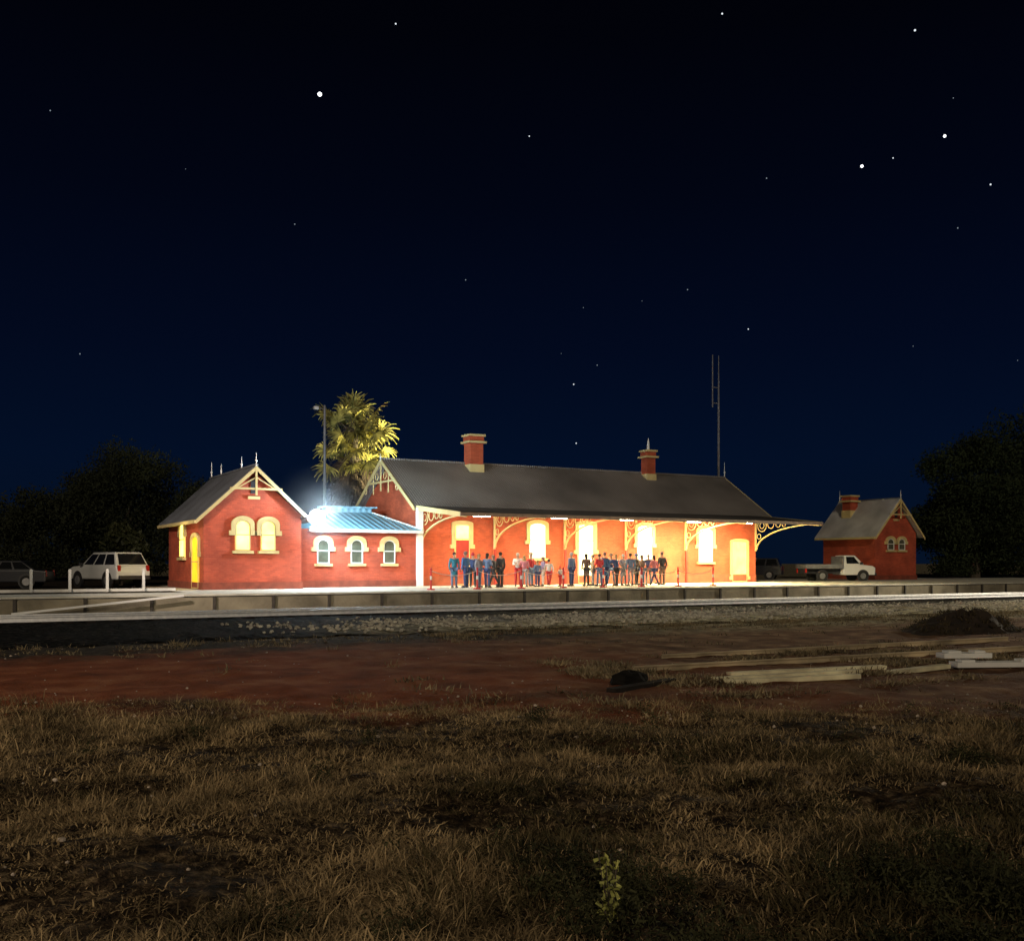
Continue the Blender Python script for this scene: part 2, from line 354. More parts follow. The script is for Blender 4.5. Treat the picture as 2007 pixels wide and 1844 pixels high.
def gable_house(x0,x1,y0,y1,ze,za,label,wins,side,roofm):
    H=empty('gabled_brick_building',((x0+x1)/2,(y0+y1)/2,.8),label=label,category='building')
    xm=(x0+x1)/2
    q=MB(); q.prism([(x0,y0,.8),(x1,y0,.8),(x1,y0,ze),(xm,y0,za-.1),(x0,y0,ze)],(0,y1-y0,0)); q.build('wall',M_brick,H)
    MB().box(x0-.06,x1+.06,y0-.06,y0-.001,.795,1.12).box(x0-.06,x0-.001,y0,y1,.795,1.12).build('plinth',pbr('plinth_red',(.24,.055,.03),.9),H)
    oh=.42; s=(za-ze)/((x1-x0)/2); zo=ze-oh*s
    r=MB()
    for sx_,xe in((-1,x0-oh),(1,x1+oh)):
        r.prism([(xe,y0-.45,zo+.06),(xm,y0-.45,za+.06),(xm,y1+.45,za+.06),(xe,y1+.45,zo+.06)],(0,0,.07))
    rf=r.build('roof',roofm,H)
    MB().box(xm-.1,xm+.1,y0-.47,y1+.47,za+.09,za+.17).build('ridge_capping',M_roofy,rf)
    zc=ze+(za-ze)*.52; hw=(x1-x0)/2*.48+.12
    for yy,e,front in((y0-.5,.05,True),(y1+.45,.05,False)):
        bgm=MB()
        for xe in(x0-oh-.02,x1+oh+.02):
            bgm.prism([(xe,yy,zo-.11),(xm,yy,za-.12),(xm,yy,za+.08),(xe,yy,zo+.08)],(0,e,0))
        y=yy+.01
        if front:
            bgm.box(xm-hw,xm+hw,y+.004,y+.05,zc,zc+.09).box(xm-.045,xm+.045,y-.016,y+.03,zc-.25,za+.05)
            bgm.beam((xm-hw*.8,y+.03,zc-.0),(xm,y+.03,za-.45),.04,.05).beam((xm+hw*.8,y+.03,zc),(xm,y+.03,za-.45),.04,.05)
        bgm.build('bargeboard',M_cream,rf)
    MB().box(x0-oh-.1,x0-oh+.02,y0-.4,y1+.4,zo-.08,zo+.06).build('gutter',M_cream,rf)
    MB().prism([(xm-.14,y0,zc-.15),(xm+.14,y0,zc-.15),(xm+.14,y0,zc+.5),(xm,y0,zc+.66),(xm-.14,y0,zc+.5)],(0,-.04,0)).build('vent',M_dark,H)
    MB().box(xm-.28,xm+.28,y0-.1,y0,zc-.42,zc-.28).build('vent_sill',M_cream,H)
    for a in wins: opening(H,FR(y0),*a[:4],a[4],rise=.32,hood=.5,sw=.19)
    for a in side: opening(H,LS(x0),*a[:4],a[4],kind=a[5],rise=.3,hood=.4,sill=a[5]=='window',sw=.15)
    finial(H,xm,y0-.45,za+.12,.6); finial(H,xm,y1+.4,za+.12,.9)
    return H,xm
H1,xm=gable_house(10.9,15.5,47.5,55.3,4.3,6.45,'red brick gabled station wing with two lit arched windows',
  [(12.33,13.03,2.6,4.02,M_win),(13.53,14.23,2.6,4.02,M_win)],
  [(48.3,49.7,.82,3.3,M_door,'door'),(51.3,52.4,2.3,4.0,M_win,'window')],M_roofy)
for yy in(49.6,53.6): finial(H1,xm,yy,6.6,.6)
H2,_=gable_house(60.5,65.0,52,57.0,4.33,6.75,'small dark red brick gabled outbuilding beside the yard',
  [(61.8,62.5,3.0,3.85,M_darkwin),(63.0,63.7,3.0,3.85,M_darkwin)],[],M_roofyl)
chimney(H2,61.9,55.6,6.0,7.25,.4,M_brick)

# wing between
W=empty('low_brick_wing',(19,52,.8),label='low red brick wing with three arched windows and iron roof',category='building')
MB().box(15.52,22.78,49.5,56,.8,3.75).build('wall',M_brick,W)
MB().box(15.55,22.4,49.44,49.499,.795,1.12).build('plinth',pbr('plinth_red2',(.24,.055,.03),.9),W)
r=MB(); e0,e1=16.5,22.6; zr=4.72
r.prism([(e0,49.05,3.70),(e1,49.05,3.70),(21.2,52.6,zr),(18.6,52.6,zr)],(0,0,.06))
r.prism([(e0,49.05,3.70),(18.6,52.6,zr),(18.6,53.4,zr),(e0,56.4,3.70)],(0,0,.06))
r.prism([(e1,49.05,3.70),(21.2,52.6,zr),(21.2,53.4,zr),(e1,56.4,3.70)],(0,0,.06))
r.prism([(e0,56.4,3.70),(e1,56.4,3.70),(21.2,53.4,zr),(18.6,53.4,zr)],(0,0,.06))
rw=r.build('roof',M_roofp,W)
for a,b_ in(((e0,49.05,3.78),(18.6,52.6,zr+.08)),((e1,49.05,3.78),(21.2,52.6,zr+.08))): MB().beam(a,b_,.14,.05).build('hip_capping',M_white,rw)
MB().box(18.6,21.2,52.75,53.25,zr+.05,zr+.3).box(18.35,21.45,52.5,53.5,zr+.3,zr+.38).build('roof_vent',M_roofp,rw)
MB().box(e0-.1,e1,48.95,49.07,3.58,3.72).build('gutter',M_white,rw)
MB().box(e0-.02,e1,49.07,49.5,3.6,3.64).build('soffit',M_white,rw)
MB().box(22.42,22.74,49.28,49.52,.8,4.95).build('pilaster',M_white,W)
for a0,a1 in((16.95,17.6),(18.75,19.4),(20.55,21.2)): 
    opening(W,FR(49.5),a0,a1,2.0,3.22,M_darkwin,rise=.3,hood=.5,sw=.2)

# ------------------------------------------------------------ main station
S=empty('station_building',(35,54,.8),label='long red brick railway station with awning and tall chimneys',category='building')
x0,x1=22.8,46.9
q=MB(); q.prism([(x0,50,.8),(x0,58,.8),(x0,58,5.3),(x0,54,7.75),(x0,50,5.3)],(x1-x0,0,0)); q.build('wall',M_brickw,S)
MB().box(x0+.01,x1-.01,49.93,49.999,.795,1.3).build('plinth',pbr('plinth_red3',(.32,.08,.04),.9),S)
r=MB(); s=(7.85-5.3)/4
for ye in(49.5,58.5):
    zz=7.85-abs(54-ye)*s
    r.prism([(22.3,ye,zz),(47.75,ye,zz),(47.75,54,7.85),(22.3,54,7.85)],(0,0,.07))
rf=r.build('roof',M_roof,S)
MB().box(22.28,47.77,53.88,54.12,7.9,8.0).build('ridge_capping',M_roof,rf)
aw=MB(); zt,zb=5.02,4.42; AX=46.98
aw.prism([(22.5,49.52,zt),(47.1,49.52,zt),(AX,44.4,zb),(22.5,44.4,zb)],(0,0,.05))
A=aw.build('awning',M_awn,S)
MB().prism([(22.55,49.52,zt-.03),(AX-.04,49.52,zt-.03),(AX-.04,44.45,zb-.03),(22.55,44.45,zb-.03)],(0,0,.026)).build('bounce_lining',M_lining,A)  # pale panel added so the awning underside glows in the lamp light
MB().box(22.45,AX+.05,44.3,44.41,zb-.1,zb+.07).build('gutter',pbr('gutter_dark',(.20,.14,.10),.6),A)
for xx in(22.44,AX):
    q=MB(); q.prism([(xx,49.9,zt-.16),(xx,44.4,zb-.14),(xx,44.4,zb+.1),(xx,49.9,zt+.1)],(.06,0,0))
    q.build('fascia',M_cream,A)
for y in(45.4,46.8,48.2): MB().box(22.6,AX-.05,y,y+.07,zb+(y-44.4)*(zt-zb)/5.12-.14,zb+(y-44.4)*(zt-zb)/5.12-.04).build('purlin',M_redp,A)
for xx in(22.86,27.4,32.05,36.4,41,46.84):
    q=MB(); n=14; c=(44.75,2.9); a_,b_=5.1,1.5
    arc=[(xx,c[0]+a_*math.cos(math.pi/2*k/n),c[1]+b_*math.sin(math.pi/2*k/n)) for k in range(n+1)]
    for k in range(n): q.beam(arc[k],arc[k+1],.07,.10,up=(1,0,0))
    q.beam((xx,49.9,zt-.14),(xx,44.5,zb-.1),.07,.11)
    q.beam((xx,49.93,2.8),(xx,49.93,4.9),.09,.09)
    for yy,zz,rr in((49.35,4.45,.4),(48.55,4.52,.28),(47.9,4.5,.2),(47.4,4.46,.14)): q.ring((xx,yy,zz),rr,.03,'x',12); 
    q.ring((xx,49.35,4.45),.2,.025,'x',10); q.ring((xx,49.62,3.75),.17,.025,'x',10)
    q.build('bracket',M_cream,A)
    if 23<xx<46: MB().box(xx-.06,xx+.06,49.8,49.88,.82,2.8).build('downpipe',M_redp,S)
for xx in(22.24,47.76):
    q=MB()
    for ye in(49.45,58.55):
        zz=7.85-abs(54-ye)*s
        q.prism([(xx,ye,zz-.14),(xx,54,7.71),(xx,54,7.95),(xx,ye,zz+.1)],(.055,0,0))
    q.box(xx+.003,xx+.05,52.3,55.7,6.55,6.66); q.box(xx-.004,xx+.053,53.95,54.05,6.1,7.9)
    for yy in(52.9,55.1): q.box(xx+.006,xx+.048,yy-.03,yy+.03,5.95,7.2)
    q.ring((xx+.03,53.4,6.95),.2,.025); q.ring((xx+.03,54.6,6.95),.2,.025)
    for yy in(51.7,56.3): q.ring((xx+.03,yy,6.2),.16,.025)
    q.build('bargeboard',M_cream,rf)
finial(S,47.78,54,7.9,1.1); finial(S,22.25,54,7.9,.35)
chimney(S,28.0,53.6,7.75,9.6,.42); c2=chimney(S,40.9,53.6,7.75,9.4,.33)
MB().tube([(40.9,53.6,9.4),(40.9,53.6,9.95),(40.9,53.6,10.2)],[.1,.07,.015],8).build('chimney_pot',M_white,c2)
fr=FR(50)
opening(S,fr,24.95,25.85,.82,4.15,M_win,'door',rise=.1,sill=False,hood=.4,doormat=M_redp,transom=3.3)
opening(S,fr,29.7,30.75,2.3,4.3,M_winw,'window',rise=.2,hood=.6)
opening(S,fr,33.0,34.1,.82,4.3,M_winw,'door',rise=.1,sill=False,hood=.5,transom=3.3)
opening(S,fr,37.3,38.4,2.1,4.3,M_winw,'window',rise=.2,hood=.6)
opening(S,fr,42.1,43.2,2.1,4.2,M_winw,'window',rise=.2,hood=.6)
opening(S,fr,44.85,46.1,.82,3.45,emit('lit_door_warm',(1,.85,.16),2.4,.2),'door',rise=.1,sill=False,hood=.95,bars=False,sw=.14)

# lights on the station
WARM=(1,.84,.44)
def awlamp(x,y,z,P,col=WARM):
    L=empty('ceiling_lamp',(x,y,z),label='lit tube lamp fixed under the awning',category='lamp',group='lamps under the awning')
    MB().tube([(x-.5,y,z),(x+.5,y,z)],[.05,.05],8).build('tube',M_tube,L)
    MB().box(x-.6,x+.6,y-.09,y+.09,z+.07,z+.14).build('housing',M_white,L)
    l=lamp('lamp_light','AREA',(x,y,z-.1),P,col,L,.8); l.data.shape='RECTANGLE'; l.data.size=1.2; l.data.size_y=.3
    l2=lamp('lamp_light','POINT',(x,y,z-.12),P*.8,col,L,.15)
awlamp(25.2,47.3,4.5,170,(1,.80,.44)); awlamp(30.0,47.3,4.5,250,(1,.80,.44)); awlamp(34.5,47.3,4.5,430)
awlamp(39.4,47.2,4.48,1250); awlamp(43.5,47.2,4.48,720)
FL=empty('floodlight',(15.75,47.2,4.25),label='bright bluish white floodlight on the building corner',category='lamp')
MB().ball((15.95,46.55,4.2),.36,(1,1,1),20,12).build('lens',M_flood,FL,smooth=True)  # glowing ball enlarged past the real lens to imitate its glare
MB().box(15.45,15.62,46.6,47.6,4.1,4.2).build('housing',M_dark,FL)
lamp('floodlight_light','POINT',(16.25,46.05,4.4),1600,(.72,.89,1),FL,.12)
lamp('floodlight_light','SPOT',(16.4,47.6,5.3),2300,(.50,.82,1),FL,.12,target=(20,50.5,4.1),spot=110)
# scattering ball added to imitate the floodlight's glare, fading smoothly to nothing at its edge
HR=3.0
hz=MB().ball((0,0,0),HR,(1,1,1),24,16).build('glare_halo',bpy.data.materials.new('glare_halo'),None,smooth=True,kind='stuff',label='soft glare halo added around the floodlight',category='glare')
hz.location=(16.1,46.3,4.25); hm=hz.data.materials[0]; hm.use_nodes=True; nt=hm.node_tree; nt.nodes.remove(nt.nodes['Principled BSDF'])
tc=nt.nodes.new('ShaderNodeTexCoord'); ln_=nt.nodes.new('ShaderNodeVectorMath'); ln_.operation='LENGTH'; nt.links.new(tc.outputs['Object'],ln_.inputs[0])
mr=nt.nodes.new('ShaderNodeMapRange'); mr.inputs[1].default_value=0; mr.inputs[2].default_value=HR*.95; mr.inputs[3].default_value=1; mr.inputs[4].default_value=0
nt.links.new(ln_.outputs['Value'],mr.inputs[0]); dd=math_n(nt,'MULTIPLY',math_n(nt,'POWER',mr.outputs[0],2.2),.034)
vsn=nt.nodes.new('ShaderNodeVolumeScatter'); nt.links.new(dd,vsn.inputs['Density']); vsn.inputs['Color'].default_value=(.85,.93,1,1)
nt.links.new(vsn.outputs[0],[n for n in nt.nodes if n.type=='OUTPUT_MATERIAL'][0].inputs['Volume'])
lamp('door_light','POINT',(9.6,49,3.2),70,(1,.82,.42),H1,.2)
lamp('yard_light','SPOT',(27.9,58.8,6.2),10000,(1,.88,.42),S,.2,target=(23.6,62,10.0),spot=80)
FM=empty('floodlight_mast',(-4,30,0),label='tall steel floodlight mast beside the tracks',category='lamp post')
MB().tube([(-4,30,0),(-4,30,9)],[.12,.07],8).build('pole',M_rust,FM); MB().box(-4.2,-3.8,29.9,30.1,9,9.3).build('lamp_head',M_dark,FM)
lamp('mast_light','SPOT',(-3.7,30.3,8.9),15000,(1,.82,.68),FM,.3,target=(16,48.5,4.2),spot=48)
F2=empty('floodlight_mast',(70,29,0),label='added out of view floodlight mast lighting the yard tracks',category='lamp post')  # unseen mast added to brighten the gravel and platform at right
MB().tube([(70,29,0),(70,29,10)],[.12,.07],8).build('pole',M_rust,F2); MB().box(69.8,70.2,28.9,29.1,10,10.3).build('lamp_head',M_dark,F2)
lamp('mast_light','SPOT',(69.7,29.1,9.9),30000,(1,.88,.66),F2,.25,target=(36,30,0),spot=70)
RM=empty('added_side_lamp',(-13,10,0),label='added unseen lamp on a steel pole lighting the dirt ground',category='side lamp')  # unseen lamp added so the ground light fades from left to right
MB().tube([(-13,10,0),(-13,10,6.4)],[.1,.06],8).build('pole',M_rust,RM); MB().box(-13.2,-12.6,9.9,10.1,6.4,6.55).build('lamp_head',M_dark,RM)
lamp('added_side_light','POINT',(-12.8,10,6.2),4000,(1,.80,.56),RM,.25)
sun=lamp('night_glow','SUN',(0,-10,20),.62,(1,.84,.62),target=(4.6,0,15.3)); sun.data.angle=R(3)

# ------------------------------------------------------------ mast, pole
m_=empty('radio_mast',(52.5,60,.8),label='thin tall steel radio mast with whip antennas',category='mast')
MB().tube([(52.5,60,.8),(52.5,60,14),(52.5,60,17.9)],[.12,.08,.03],8).build('pole',pbr('mast_grey',(.16,.16,.18),.5),m_)
MB().tube([(51.9,60,13.9),(51.9,60,17.9)],[.06,.05],8).box(51.9,52.5,59.97,60.03,14.2,14.26).box(51.9,52.5,59.97,60.03,15.4,15.46).build('antenna',pbr('mast_grey2',(.16,.16,.18),.5),m_)
m_=empty('lamp_post',(20,57,.8),label='tall unlit steel lamp post behind the wing roof',category='lamp post')
MB().tube([(20,57,.8),(20,57,11.2)],[.12,.07],8).beam((19.5,57,11),(20.1,57,11),.05,.05).build('pole',pbr('pole_grey',(.10,.10,.11),.6),m_)
MB().box(19.35,19.62,56.9,57.1,10.92,11.1).build('lamp_head',pbr('lamp_grey',(.4,.4,.4),.5),m_)

# ------------------------------------------------------------ foliage
def quads(name,C,U,V,mat,parent=None,**pr):
    n=len(C); v=np.empty((n*4,3)); v[0::4]=C-U-V; v[1::4]=C+U-V*.6; v[2::4]=C+U+V*.6; v[3::4]=C-U+V
    if parent: v-=np.array(parent.location)
    me=bpy.data.meshes.new(name); me.vertices.add(n*4); me.vertices.foreach_set('co',v.ravel())
    me.loops.add(n*4); me.loops.foreach_set('vertex_index',np.arange(n*4,dtype=np.int32))
    me.polygons.add(n); me.polygons.foreach_set('loop_start',np.arange(0,n*4,4,dtype=np.int32)); me.polygons.foreach_set('loop_total',np.full(n,4,dtype=np.int32))
    me.update(calc_edges=True); me.materials.append(mat); return mkobj(name,me,parent,**pr)
def unit(n):
    a=rng.normal(size=(n,3)); return a/np.linalg.norm(a,axis=1)[:,None]
def tree(x,y,h,r,mat,label,n=9000,z0=.75,leaf=.16,name='tree',low=.3,nb=19):
    T=empty(name,(x,y,z0),label=label,category='tree')
    q=MB(); th=h*.35
    q.tube([(x,y,z0-.1),(x+.15,y,z0+th*.5),(x,y+.1,z0+th)],[.035*h,.026*h,.02*h],8)
    blobs=[]
    for k in range(nb):
        a=random.uniform(0,6.28); rr=r*math.sqrt(random.random())*.75; f_=random.uniform(low,.84)
        zz=z0+h*f_*(1-.14*(rr/r)**2)
        p=(x+rr*math.cos(a),y+rr*math.sin(a),zz); blobs.append((p,r*random.uniform(.22,.42)))
        if k<9: q.tube([(x,y,z0+th*.8),((x+p[0])/2,(y+p[1])/2,(z0+th+p[2])/2-.2),p],[.014*h,.009*h,.003*h],5)
    blobs.append(((x,y,z0+h*.84),r*.34))
    q.build('trunk',M_bark,T)
    B=np.array([b[0] for b in blobs]); Rr=np.array([b[1] for b in blobs])
    idx=rng.choice(len(B),n,p=Rr**2/np.sum(Rr**2)); d=unit(n); rad=rng.random(n)**.35*rng.uniform(.75,1.35,n)
    C=B[idx]+d*(Rr[idx]*rad)[:,None]*np.array([1,1,.8]); C[:,2]=np.maximum(C[:,2],z0+.25+rng.random(n)*.5)
    U=unit(n)*leaf*rng.uniform(.6,1.3,n)[:,None]; V=np.cross(U,unit(n)); V=V/(np.linalg.norm(V,axis=1)[:,None]+1e-6)*leaf*.5
    quads('crown',C,U,V,mat,T)
M_lf=leafmat('gum_leaves',(.020,.024,.016),(.046,.052,.032),1,ns=.25,spec=0)
M_lfd=leafmat('dark_leaves',(.016,.021,.012),(.046,.060,.030),1,ns=.25,spec=0)
M_lfs=leafmat('shrub_leaves',(.012,.016,.006),(.06,.065,.03))
tree(12.4,82,10.8,5.4,M_lf,'dark spreading tree behind the parked cars',44000,low=.12,nb=38,leaf=.10)
tree(6.2,80,6.4,4.6,M_lf,'lower dark bushy tree beyond the car park',28000,low=.1,nb=26,leaf=.10)
tree(0.5,84,3.0,3.4,M_lf,'low dark shrub at the back of the car park',9000,low=.1,name='shrub',leaf=.12)
tree(18.0,78,7.8,3.8,M_lf,'dark tree behind the gabled brick wing',18000,low=.1,leaf=.10)
tree(9.3,60.5,3.6,1.7,M_lfs,'bushy shrub beside the brick wing',6000,name='shrub',low=.1)
tree(84,53.5,15.8,7.2,M_lfd,'tall dense dark tree beyond the outbuilding',56000,low=.06,nb=48,leaf=.13)
tree(75.4,54.5,12.3,5.1,M_lfd,'dark rounded tree beside the outbuilding',42000,low=.06,nb=38,leaf=.12)
tree(93,50,15,6.5,M_lfd,'dark tree at the edge of the yard',20000,low=.06,nb=34,leaf=.2)
tree(60,74,4.5,3.4,M_lfd,'low dark shrub behind the yard',7000,name='shrub',low=.08)
tree(66,78,5.0,3.6,M_lfd,'low dark shrub behind the yard',7000,name='shrub',low=.08)
# palm
px,py=23.65,62.0
P=empty('palm_tree',(px,py,.77),label='fan palm with a skirt of dead fronds behind the station',category='palm tree')
q=MB(); q.tube([(px,py,.7),(px+.05,py,4),(px,py,10.0)],[.42,.36,.32],12); q.build('trunk',M_bark,P)
def fronds(n,zc,elo,ehi,L,fr_,seg=15,droop=.5,wd=.055,tipd=.6):
    C=[];U=[];V=[]; st=MB()
    for k in range(n):
        az=random.uniform(0,6.28); e=R(random.uniform(elo,ehi)); d=Vector((math.cos(az)*math.cos(e),math.sin(az)*math.cos(e),math.sin(e)*.9))
        l=L*random.uniform(.4,1.2); b0=Vector((px,py,zc+random.uniform(-.6,.5))); tip=b0+d*l; tip.z-=droop*.2*l
        st.tube([b0,b0+d*l*.5,tip],[.035,.028,.015],4)
        side=d.cross(Vector((0,0,1))).normalized(); nrm=side.cross(d).normalized()
        tw=random.uniform(-1.3,1.3); side2=(side*math.cos(tw)+nrm*math.sin(tw)).normalized(); fn=d.cross(side2).normalized()
        f=fr_*random.uniform(.7,1.2)
        for j in range(seg):
            a=R(-105+210*j/(seg-1)+random.uniform(-4,4)); ld=(d*math.cos(a)+side2*math.sin(a)).normalized(); l1=(ld+Vector((0,0,-droop*.25))).normalized(); l2=(ld+Vector((0,0,-droop*tipd*random.uniform(.6,1.5)))).normalized()
            ll=f*(1-.2*abs(a)/2)*random.uniform(.8,1.15); wv=l1.cross(fn).normalized()*wd
            C.append(tip+l1*ll*.36); U.append(l1*ll*.36); V.append(wv)
            e1=tip+l1*ll*.72; C.append(e1+l2*ll*.16); U.append(l2*ll*.16); V.append(wv*.5)
    return st,np.array([tuple(c) for c in C]),np.array([tuple(c) for c in U]),np.array([tuple(c) for c in V])
st,C,U,V=fronds(74,10.6,-60,88,2.15,1.15,13,.6,.085,1.1)
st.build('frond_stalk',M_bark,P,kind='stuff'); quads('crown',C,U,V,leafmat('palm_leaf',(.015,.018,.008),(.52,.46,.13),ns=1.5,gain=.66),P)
st,C,U,V=fronds(80,8.9,-88,-45,1.5,1.2,11,1.2,.055,1.2); C2=C.copy(); C2[:,2]-=1.5; C3=C.copy(); C3[:,2]-=2.8
quads('dead_frond_skirt',np.concatenate([C,C2,C3]),np.concatenate([U]*3),np.concatenate([V]*3),leafmat('dead_frond',(.012,.010,.008),(.07,.048,.04)),P)

# grass
def grass(name,pts,hmin,hmax,nb,mat,spread=.1,wid=.006,lean=.7,hn=None,**pr):
    pts=np.array(pts); k=len(pts); n=k*nb
    hh=rng.uniform(hmin,hmax,k)
    if hn is not None: hh*=np.array(hn)
    c=np.repeat(pts,nb,axis=0); hs=np.repeat(hh,nb)*rng.uniform(.35,1.15,n)
    az=rng.uniform(0,2*np.pi,n); rr=np.repeat(spread*rng.uniform(.5,1.7,k),nb)*np.sqrt(rng.random(n)); ln=rng.uniform(.15,1,n)*lean
    base=c+np.stack([np.cos(az)*rr,np.sin(az)*rr,np.zeros(n)],1)
    tb=np.repeat(rng.uniform(0,2*np.pi,k),nb)
    az2=np.where(rng.random(n)<.5,az,tb)+rng.normal(0,.8,n); dirv=np.stack([np.cos(az2),np.sin(az2),np.zeros(n)],1)
    ph=rng.uniform(0,np.pi,n); sd=np.stack([np.cos(ph),np.sin(ph),np.zeros(n)],1)
    W=(wid*rng.uniform(.5,1.6,n))[:,None]; up=np.array([0,0,1.])
    mid=base+dirv*(hs*ln*.6)[:,None]+up*(hs*np.maximum(.15,.62-.4*ln))[:,None]; tip=base+dirv*(hs*ln*1.4)[:,None]+up*(hs*np.maximum(.05,1-.85*ln))[:,None]
    v=np.empty((n*5,3)); v[0::5]=base-sd*W; v[1::5]=base+sd*W; v[2::5]=mid+sd*W*.7; v[3::5]=mid-sd*W*.7; v[4::5]=tip
    me=bpy.data.meshes.new(name); me.vertices.add(n*5); me.vertices.foreach_set('co',v.ravel())
    li=(np.arange(n)[:,None]*5+np.array([0,1,2,3,3,2,4])[None]).ravel().astype(np.int32)
    me.loops.add(n*7); me.loops.foreach_set('vertex_index',li)
    ls=(np.arange(n)[:,None]*7+np.array([0,4])[None]).ravel().astype(np.int32); lt=np.tile(np.array([4,3],dtype=np.int32),n)
    me.polygons.add(n*2); me.polygons.foreach_set('loop_start',ls); me.polygons.foreach_set('loop_total',lt)
    me.update(calc_edges=True); me.materials.append(mat); return mkobj(name,me,None,kind='stuff',**pr)
def wpt(d,l): return d*SA+l*CA, d*CA-l*SA
M_dry=leafmat('dry_grass',(.012,.009,.005),(.56,.41,.22),.9,.66,1.1,.1)
M_weed=leafmat('weed_green',(.010,.010,.005),(.12,.095,.045),.85,spec=.1)
dry=[];weed=[];bush=[];dh=[];wh=[];bh=[]
while len(dry)<19000:
    d=random.uniform(4.0,16); l=random.uniform(-.72,.72)*d; x,y=wpt(d,l); u_=l/d
    nn=.9*noise.noise(Vector((x*.5,y*.5,3)))+.6*noise.noise(Vector((x*1.6,y*1.6,9)))+.45*noise.noise(Vector((x*4.7,y*4.7,14)))
    if nn<-.34+random.uniform(-.25,.25): continue
    if d>12.4 and random.random()<(d-12.4)/2.6+.15*noise.noise(Vector((x,y,44)))*3: continue
    g_=1.0*noise.noise(Vector((x*.6,y*.6,20)))+.5*noise.noise(Vector((x*2,y*2,25)))+u_*.9-.16+(9-d)*.05  # dark weeds thicken near and right, standing in for the light fading there
    hv=.55+1.3*max(0,min(1,(nn+.2)*1.1))
    bb=.8*math.exp(-((u_-.12)/.15)**2)*max(0,min(1,(6.9-d)/1.5))+.7*math.exp(-((u_-.46)/.12)**2)*max(0,min(1,(8.0-d)/2))+.8*noise.noise(Vector((x*1.3,y*1.3,60)))+.5*noise.noise(Vector((x*4,y*4,66)))
    z=hgt(x,y)-.01
    if bb>.70+random.uniform(-.25,.25): bush.append((x,y,z)); bh.append(.5+.6*bb)
    elif g_>.36+random.uniform(-.4,.4): weed.append((x,y,z)); wh.append(hv)
    else: dry.append((x,y,z)); dh.append(hv)
grass('dry_grass',dry,.05,.17,16,M_dry,.15,.0045,1.35,dh,label='shaggy cover of dry brown grass on bare ground',category='grass')
grass('green_weeds',weed,.06,.18,18,M_weed,.15,.006,1.2,wh,label='dull olive weeds among the dry grass',category='weeds')
B=np.array(bush); nb=40; n=len(B)*nb; Hh=np.repeat(np.array(bh)*rng.uniform(.10,.28,len(B)),nb)
C=np.repeat(B,nb,axis=0)+unit(n)*np.array([.13,.13,0])*rng.random(n)[:,None]**.5; C[:,2]+=Hh*rng.random(n)**.7+.01
U=unit(n)*rng.uniform(.008,.026,n)[:,None]; V=np.cross(U,unit(n)); V=V/(np.linalg.norm(V,axis=1)[:,None]+1e-6)*rng.uniform(.003,.007,n)[:,None]
quads('dark_scrub',C,U,V,leafmat('scrub_dark',(.007,.009,.005),(.070,.070,.032),.9,ns=2,spec=.1),None,kind='stuff',label='dark green scrubby bushes growing in the grass',category='scrub')  # real scrub, its dark colour also carries the foreground's loss of light
far=[]
while len(far)<4600:
    if random.random()<.42: x=random.uniform(8.5,21); y=random.uniform(11.5,17.5)
    else: x=random.uniform(-5,60); y=random.choice([random.gauss(25.0,1.1),random.gauss(25.8,.5),random.uniform(10,27)])
    d=x*SA+y*CA; l=x*CA-y*SA
    if d<13 or y>27.4: continue
    if y<24 and (noise.noise(Vector((x*.5,y*.5,1)))<.16-l*.026 or random.random()<.2): continue
    if y>24 and x<12 and random.random()<.7: continue
    if noise.noise(Vector((x*.6,y*1.2,31)))<-.05: continue
    far.append((x,y,hgt(x,y)-.01))
grass('verge_grass',far,.04,.20,16,leafmat('verge_grass',(.020,.015,.009),(.42,.33,.19),.8),.24,.010,1.2,label='dry grass growing along the gravel edge',category='grass')
# small leafy plant
cx,cy=wpt(5.6,.54)
PL=empty('leafy_plant',(cx,cy,0),label='small yellow green leafy plant in the grass',category='plant')
q=MB(); C=[]
for k in range(13):
    a=random.uniform(0,6.28); rr=random.uniform(.02,.09); t=Vector((cx+rr*math.cos(a),cy+rr*math.sin(a),random.uniform(.14,.42)))
    q.tube([(cx,cy,0),tuple(t)],[.006,.003],4)
    for j in range(10):
        f_=random.uniform(.3,1); C.append((cx+(t.x-cx)*f_+random.uniform(-.03,.03),cy+(t.y-cy)*f_+random.uniform(-.03,.03),t.z*f_))
q.build('stem',M_bark,PL); C=np.array(C); n=len(C); U=unit(n)*.020; V=np.cross(U,unit(n)); V=V/np.linalg.norm(V,axis=1)[:,None]*.011
quads('leaves',C,U,V,leafmat('plant_leaf',(.05,.06,.012),(.62,.62,.18),ns=9),PL)
# scattered stones
q=MB()
for k in range(520):
    d=random.uniform(6,24) if k%3 else random.gauss(14,1); l=random.uniform(-.6,.6)*d; x,y=wpt(d,l)
    if y>26: continue
    r_=random.uniform(.006,.018) if random.random()<.9 else .028; q.ball((x,y,hgt(x,y)+r_*.4),r_,(1,random.uniform(.6,1),.7),5,3,.25)
q.build('loose_stones',pbr('pale_stone',(.46,.38,.31),.8,var=.5,scale=9),None,kind='stuff',label='small pale stones scattered on red dirt',category='stones')

